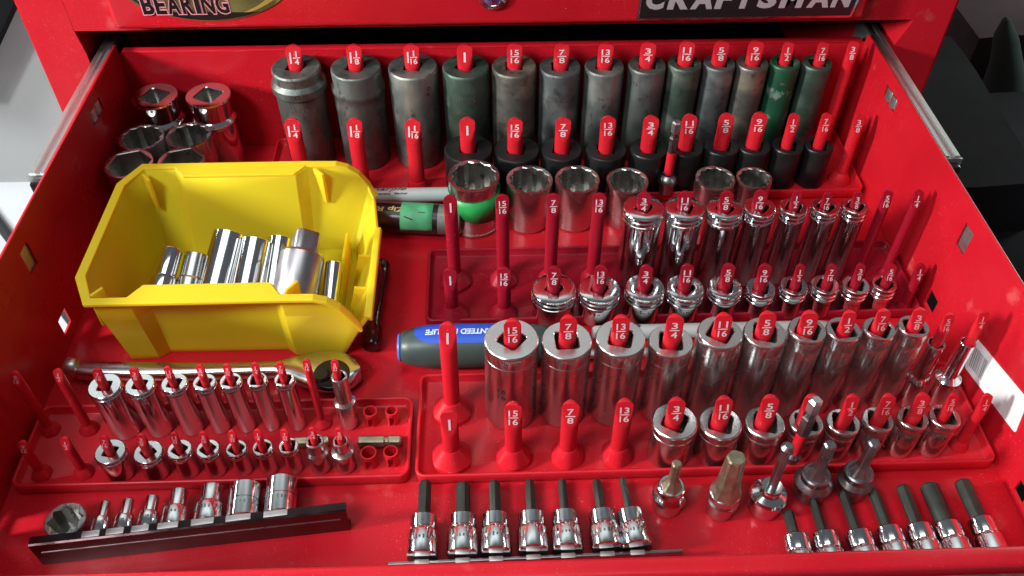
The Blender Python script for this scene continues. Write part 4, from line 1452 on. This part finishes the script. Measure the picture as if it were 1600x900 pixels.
# hex bits lying in the short tray
def hexbit(name, loc, yaw, L, r, label, m='bit_brown'):
    bm = bmesh.new()
    T = axis_x(loc, yaw)
    lathe(bm, [(r * 0.75, 0), (r, 0.0009), (r, L * 0.60), (r * 0.72, L * 0.64), (r * 0.72, L * 0.69), (r, L * 0.73), (r, L - 0.0009), (r * 0.75, L)], N=24, mtx=T, rho=lambda a: hexr(a + 0.3))
    tag(obj(name, bm, M[m], angle=25), label, 'bit')


hexbit('hex_bit', (-0.0792, 0.2958, 0.0068), -0.02, 0.0255, 0.0031, 'grey hex driver bit lying between the four little tubes of the small tray')
hexbit('hex_bit', (-0.1165, 0.2962, 0.0068), 0.02, 0.0200, 0.0030, 'grey hex driver bit mostly hidden between small sockets in the front left tray')

# ================================================================== adapters standing on the tray lips
def adapter(label, x, y, z0, prof_base, sleeve, hexs, tip):
    t = thing('bit_adapter', label, 'bit adapter', (x, y, z0))
    bm = bmesh.new(); lathe(bm, prof_base, N=28); obj('knob', bm, M['grey_steel'], t)
    bm = bmesh.new(); lathe(bm, sleeve, N=20); obj('red_sleeve', bm, M['tray'], t)
    bm = bmesh.new(); lathe(bm, hexs, N=24, rho=hexr); obj('hex_shank', bm, M['grey_steel'], t, angle=25)
    bm = bmesh.new(); lathe(bm, tip, N=24, rho=hexr); obj('hex_tip', bm, M['zinc'], t, angle=25)
    return t


adapter('grey bit adapter with a red sleeve standing at the front lip of the rear tray', 0.1370, 0.5168, 0.0088,
        [(0.0056, 0), (0.0058, 0.001), (0.0058, 0.0085), (0.0075, 0.0100), (0.0076, 0.0125), (0.0062, 0.0150), (0.0042, 0.0165), (0.0040, 0.018)],
        [(0.0036, 0.018), (0.0036, 0.0375)], [(0.0031, 0.0375), (0.0031, 0.0500), (0.0024, 0.0515), (0.0022, 0.0545)], [(0.0024, 0.0545), (0.0031, 0.0560), (0.0031, 0.0635), (0.0022, 0.0645)])
adapter('grey red-sleeved bit adapter standing at the front lip of the front right tray', 0.1714, 0.2732, 0.0088,
        [(0.0030, 0), (0.0032, 0.001), (0.0032, 0.0040), (0.0046, 0.0050), (0.0048, 0.0070), (0.0038, 0.0085), (0.0032, 0.0095)],
        [(0.0032, 0.0095), (0.0032, 0.0285)], [(0.0033, 0.0285), (0.0034, 0.0290), (0.0034, 0.0430), (0.0026, 0.0445), (0.0022, 0.0475)], [(0.0024, 0.0475), (0.0033, 0.0500), (0.0033, 0.0570), (0.0022, 0.0585)])

# ================================================================== front left rail of small sockets
r1 = thing('socket_rail', 'dark steel clip rail standing on edge along the front left with small sockets', 'socket rail', (-0.2415, 0.2268, 0.0003), (0, 0, 0.0940))
RL = 0.1630
bm = bmesh.new()
P = [(0.0, 0.0), (0.0, 0.0200), (0.0009, 0.0206), (0.0052, 0.0206), (0.0052, 0.0168), (0.0044, 0.0168), (0.0044, 0.0196), (0.0011, 0.0196), (0.0011, 0.0010), (0.0044, 0.0010), (0.0044, 0.0038), (0.0052, 0.0038), (0.0052, 0.0)]
prism(bm, P, lambda y, z: Vector((0.0, y, z)), lambda y, z: Vector((RL, y, z)))
obj('channel', bm, M['rail'], r1, angle=25)
bm = bmesh.new()
box(bm, 0.004, RL - 0.004, -0.00022, 0.0, 0.0120, 0.0128)
obj('crease', bm, M['grey_steel'], r1)
r1m = Matrix.Translation((-0.2415, 0.2268, 0.0003)) @ Matrix.Rotation(0.0940, 4, 'Z')
SM = [(0.0310, 0.0026, 0.0048, 0.0112, 0.0214, 'smallest stepped chrome socket on the front left rail'),
      (0.0432, 0.0030, 0.0052, 0.0108, 0.0211, 'second smallest stepped chrome socket on the front left rail'),
      (0.0560, 0.0036, 0.0056, 0.0112, 0.0214, 'third stepped chrome socket from the left on the front left rail'),
      (0.0702, 0.0047, 0.0074, 0.0120, 0.0234, 'middle stepped chrome socket on the front left rail'),
      (0.0880, 0.0062, 0.0082, 0.0122, 0.0234, 'largest stepped chrome socket on the front left rail'),
      (0.1065, 0.0, 0.0090, 0.0, 0.0218, 'plain chrome socket second from the right on the front left rail'),
      (0.1260, 0.0, 0.0087, 0.0, 0.0232, 'plain chrome socket rightmost on the front left rail')]
for sx, rt_, rb, ls, Lh, lab in SM:
    base = r1m @ Vector((sx, 0.0056, 0.0118))
    if rt_:
        pf = [(rb * 0.93, 0), (rb, 0.0008), (rb, ls - 0.0015), (rb * 0.94, ls - 0.0003), (rt_ * 1.03, ls + 0.0004), (rt_, ls + 0.0012), (rt_, Lh - 0.0006), (rt_ * 0.86, Lh)]
    else:
        pf = [(rb * 0.93, 0), (rb, 0.0008), (rb, Lh * 0.45), (rb * 0.965, Lh * 0.46), (rb * 0.965, Lh * 0.50), (rb, Lh * 0.51), (rb, Lh - 0.0010), (rb * 0.92, Lh)]
    o = lying('stepped_socket' if rt_ else 'socket', lab, base, pf, 'chrome', yaw=0.0940 - 0.02, hole=hexr, hr=(rt_ or rb) * 0.62, depth=0.008, group='small sockets on the front left rail')
    bm = bmesh.new()
    box(bm, sx - max(0.0045, rb * 0.72), sx + max(0.0045, rb * 0.72), 0.0012, 0.0048, 0.0206, 0.0212, bev=0.0002)
    obj('clip', bm, M['zinc'], r1)
    # stamped marks round the body
    bm = bmesh.new()
    rr = rb * 1.002
    rnd = random.Random(int(sx * 1e5))
    zb = ls * 0.62 if rt_ else Lh * 0.36
    for k in range(9):
        a = -PI / 2 + (k - 4) * 0.27 + rnd.uniform(-.04, .04)
        hgt = rnd.uniform(0.0007, 0.0013)
        rect(bm, -0.00045, 0.00045, -hgt, hgt, lambda u, v: Vector((rr * math.cos(a + u / rr), rr * math.sin(a + u / rr), zb + v)))
    obj('stamping', bm, M['grey_steel'], o, smooth=False)
pf = [(0.0092, 0), (0.0098, 0.001), (0.0098, 0.0130), (0.0107, 0.0148), (0.0107, 0.0166), (0.0100, 0.0172)]
o = stand('socket', -0.2292, 0.2436, 0.0003, 0.0175, pf, star8, 0.0066, 0.013, 'satin', N=64, rot=0.2)
tag(o, 'short eight point socket standing at the left end of the front left rail', 'socket')

# ================================================================== front middle rail of hex bit sockets
r2 = thing('socket_rail', 'thin steel rail along the front edge under the middle hex bit sockets', 'socket rail', (-0.0562, 0.2148, 0.0003), (0, 0, 0.0156))
bm = bmesh.new()
box(bm, 0, 0.156, 0.0015, 0.0032, 0.0, 0.0092, bev=0.0004)
obj('channel', bm, M['grey_steel'], r2)
r2m = Matrix.Translation((-0.0562, 0.2148, 0.0003)) @ Matrix.Rotation(0.0156, 4, 'Z')


def bit_socket(label, M0, body_prof, bit_prof, bm_mat, bit_mat, group, hexo=0.0, rho=hexr, marks=None):
    t = thing('bit_socket', label, 'bit socket', (0, 0, 0), group=group)
    t.matrix_world = M0
    bm = bmesh.new(); lathe(bm, body_prof, N=40); b = obj('body', bm, M[bm_mat], t, angle=28)
    bm = bmesh.new(); lathe(bm, bit_prof, N=24, rho=(lambda a: rho(a + hexo)) if rho else None); obj('bit', bm, M[bit_mat], t, angle=20)
    if marks:
        zb, rr, seed = marks
        rnd = random.Random(seed)
        bm = bmesh.new()
        for k in range(10):
            a = -PI / 2 + (k - 4.5) * 0.24 + rnd.uniform(-.04, .04)
            hgt = rnd.uniform(0.0006, 0.0013)
            rect(bm, -0.0005, 0.0005, -hgt, hgt, lambda u, v: Vector((rr * math.cos(a + u / rr), rr * math.sin(a + u / rr), zb + v + rnd.uniform(-.0001, .0001))))
        obj('stamping', bm, M['grey_steel'], b, smooth=False)
    return t


G2 = 'hex bit sockets on the front middle rail'
MIDX = [(-0.0385, 0.2636, 0.0033), (-0.0172, 0.2616, 0.0038), (0.0005, 0.2623, 0.0031), (0.0203, 0.2621, 0.0027), (0.0386, 0.2619, 0.0024), (0.0594, 0.2613, 0.0025), (0.0755, 0.2620, 0.0020)]
NAMES = ['widest', 'second', 'third', 'fourth', 'fifth', 'sixth', 'thinnest']
for k, (x, yt, rb) in enumerate(MIDX):
    y0 = 0.2148 + 0.0045 + (x + 0.0562) * 0.0156
    L1, L2, L3 = 0.2347 - y0, 0.2432 - y0, yt - y0 + 0.002
    body = [(0.0080, 0), (0.0086, 0.0008), (0.0086, L1 - 0.0020), (0.0080, L1 - 0.0006), (0.0070, L1 - 0.0002), (0.0070, L1 + 0.0004), (0.0074, L1 + 0.0010), (0.0074, L2 - 0.0008), (0.0066, L2)]
    bit = [(rb, L2 - 0.001), (rb, L3 - 0.0016), (rb * 0.80, L3)]
    lab = {0: 'chrome socket with the widest black hex bit, leftmost on the front middle rail', 6: 'chrome socket with the thinnest black hex bit, rightmost on the front middle rail'}.get(
        k, f"chrome hex bit socket with black bit, {NAMES[k]} from the left on the front middle rail")
    bit_socket(lab, axis_y((x, y0, 0.0094), yaw=0.0 if k < 5 else 0.03 * (k - 4)), body, bit, 'chrome', 'bit_black', G2, hexo=0.25 + 0.1 * k, marks=None if k == 3 else (L1 * 0.55, 0.00863, k))
    bm = bmesh.new()
    box(bm, x + 0.0562 - 0.0038, x + 0.0562 + 0.0038, 0.0008, 0.0036, 0.0092, 0.0096, bev=0.0002)
    obj('clip', bm, M['zinc'], r2)

# ================================================================== loose bit sockets at the front right
G3 = 'bit sockets lying at the front right'
RT = [(0.1608, 0.2367, 0.0027, 0.2258), (0.1770, 0.2432, 0.0022, 0.2268), (0.1958, 0.2474, 0.0024, 0.2269), (0.2127, 0.2485, 0.0027, 0.2287), (0.2293, 0.2504, 0.0032, 0.2297), (0.2458, 0.2507, 0.0050, 0.2306), (0.2652, 0.2525, 0.0042, 0.2324)]
for k, (x, yt, rb, yc) in enumerate(RT):
    y0 = 0.1960
    L2, L3 = yc - y0, yt - y0 + 0.004
    L1 = L2 - 0.0100
    body = [(0.0074, 0), (0.0080, 0.0008), (0.0080, L1 - 0.002), (0.0072, L1), (0.0068, L1 + 0.0006), (0.0071, L1 + 0.0014), (0.0071, L2 - 0.0010), (0.0062, L2)]
    bit = [(rb, L2 - 0.001), (rb, L3 - 0.0012), (rb * 0.82, L3)]
    lab = {5: 'chrome bit socket with the thickest dark bit, lying at the front right', 6: 'chrome bit socket with a long dark bit, rightmost at the front right'}.get(
        k, f"chrome bit socket with dark bit, {ORD[k]} from left, lying at the front right")
    if k == 5:
        rho = None
    bit_socket(lab, axis_y((x, y0, 0.0090), yaw=random.uniform(-.02, .02)), body, bit, 'chrome', 'bit_black', G3, hexo=0.2 + 0.13 * k, rho=hexr if k != 5 else None)

# ================================================================== bit sockets standing on the drawer floor
G4 = 'bit sockets standing upright before the front right tray'
ST = [('standing bit socket with a short brownish bit, leftmost before the front right tray', 0.0972, 0.2517, 0.0208, 0.0075, 0.0096, 0.0432, 0.0026, 'cone'),
      ('standing bit socket with a stout brownish tapered hex bit', 0.1262, 0.2478, 0.0205, 0.0085, 0.0088, 0.0532, 0.0048, 'taper'),
      ('standing bit socket with the longest slim grey bit', 0.1516, 0.2488, 0.0227, 0.0062, 0.0104, 0.0615, 0.0025, 'slim'),
      ('standing shade-darkened bit socket with a grey bit, second from the right', 0.1792, 0.2572, 0.0200, 0.0080, 0.0106, 0.0490, 0.0031, 'cone'),
      ('standing shade-darkened bit socket with a grey bit, rightmost before the front right tray', 0.2032, 0.2578, 0.0205, 0.0080, 0.0100, 0.0485, 0.0030, 'cone')]
for k, (lab, x, y, zc, rc, rr, zt, rb, kind) in enumerate(ST):
    body = [(rr * 0.82, 0), (rr * 0.86, 0.0008), (rr * 0.86, zc * 0.40), (rr, zc * 0.50), (rr, zc * 0.62), (rr * 0.90, zc * 0.70), (rc, zc * 0.78), (rc, zc - 0.0008), (rc * 0.90, zc)]
    if kind == 'cone':
        bit = [(rc * 0.80, zc - 0.001), (rc * 0.66, zc + 0.001), (rb * 1.15, zc + 0.0050), (rb, zc + 0.0060), (rb, zt - 0.001), (rb * 0.75, zt)]
    elif kind == 'taper':
        bit = [(rc * 0.93, zc - 0.001), (rc * 0.88, zc + 0.0022), (rb * 1.25, zc + 0.006), (rb, zt - 0.0012), (rb * 0.85, zt)]
    else:
        bit = [(rc * 0.55, zc - 0.004), (rb * 1.05, zc + 0.001), (rb, zt - 0.0075), (rb, zt - 0.006), (rb * 1.4, zt - 0.0045), (rb * 1.4, zt - 0.002), (rb * 0.8, zt)]
    M0 = Matrix.Translation((x, y, 0.0003))
    bit_socket(lab, M0, body, bit, 'grey_steel' if k in (3, 4) else ('satin' if k == 1 else 'chrome'), 'bit_brown' if k < 2 else 'grey_steel', G4, hexo=0.4, rho=(lambda a: hexr(a)) if k != 2 else (lambda a: 1.0))  # last two bodies: darker steel puts shade into the colour

# ================================================================== paper label on the right drawer wall
sk = thing('paper_label', 'white paper label with a small barcode stuck on the right drawer wall', 'label', (0.2936, 0.304, 0.035))
sinv = Matrix.Translation((-0.2936, -0.304, -0.035))
bm = bmesh.new()
prism(bm, [(0.3355, 0.0390), (0.3340, 0.0405), (0.2790, 0.0540), (0.2735, 0.0320), (0.2745, 0.0305), (0.3310, 0.0172), (0.3325, 0.0185)],
      lambda y, z: Vector((0.29355, y, z)), lambda y, z: Vector((0.29320, y, z)))
bm.transform(sinv)
obj('paper', bm, M['paper'], sk, smooth=False)
bm = bmesh.new()
dr = Vector((0, -0.970, 0.243)).normalized(); pr = Vector((0, -0.243, -0.970)).normalized()
o0 = Vector((0.29310, 0.3345, 0.0375))
rnd = random.Random(5)
s = 0.0008
while s < 0.0160:
    w_ = rnd.choice((0.0004, 0.0007, 0.0011))
    q = [o0 + dr * s + pr * 0.002, o0 + dr * (s + w_) + pr * 0.002, o0 + dr * (s + w_) + pr * 0.0165, o0 + dr * s + pr * 0.0165]
    bm.faces.new(ring(bm, q))
    s += w_ + rnd.choice((0.0005, 0.0008))
bm.transform(sinv)
obj('barcode', bm, M['grey_ink'], sk, smooth=False)
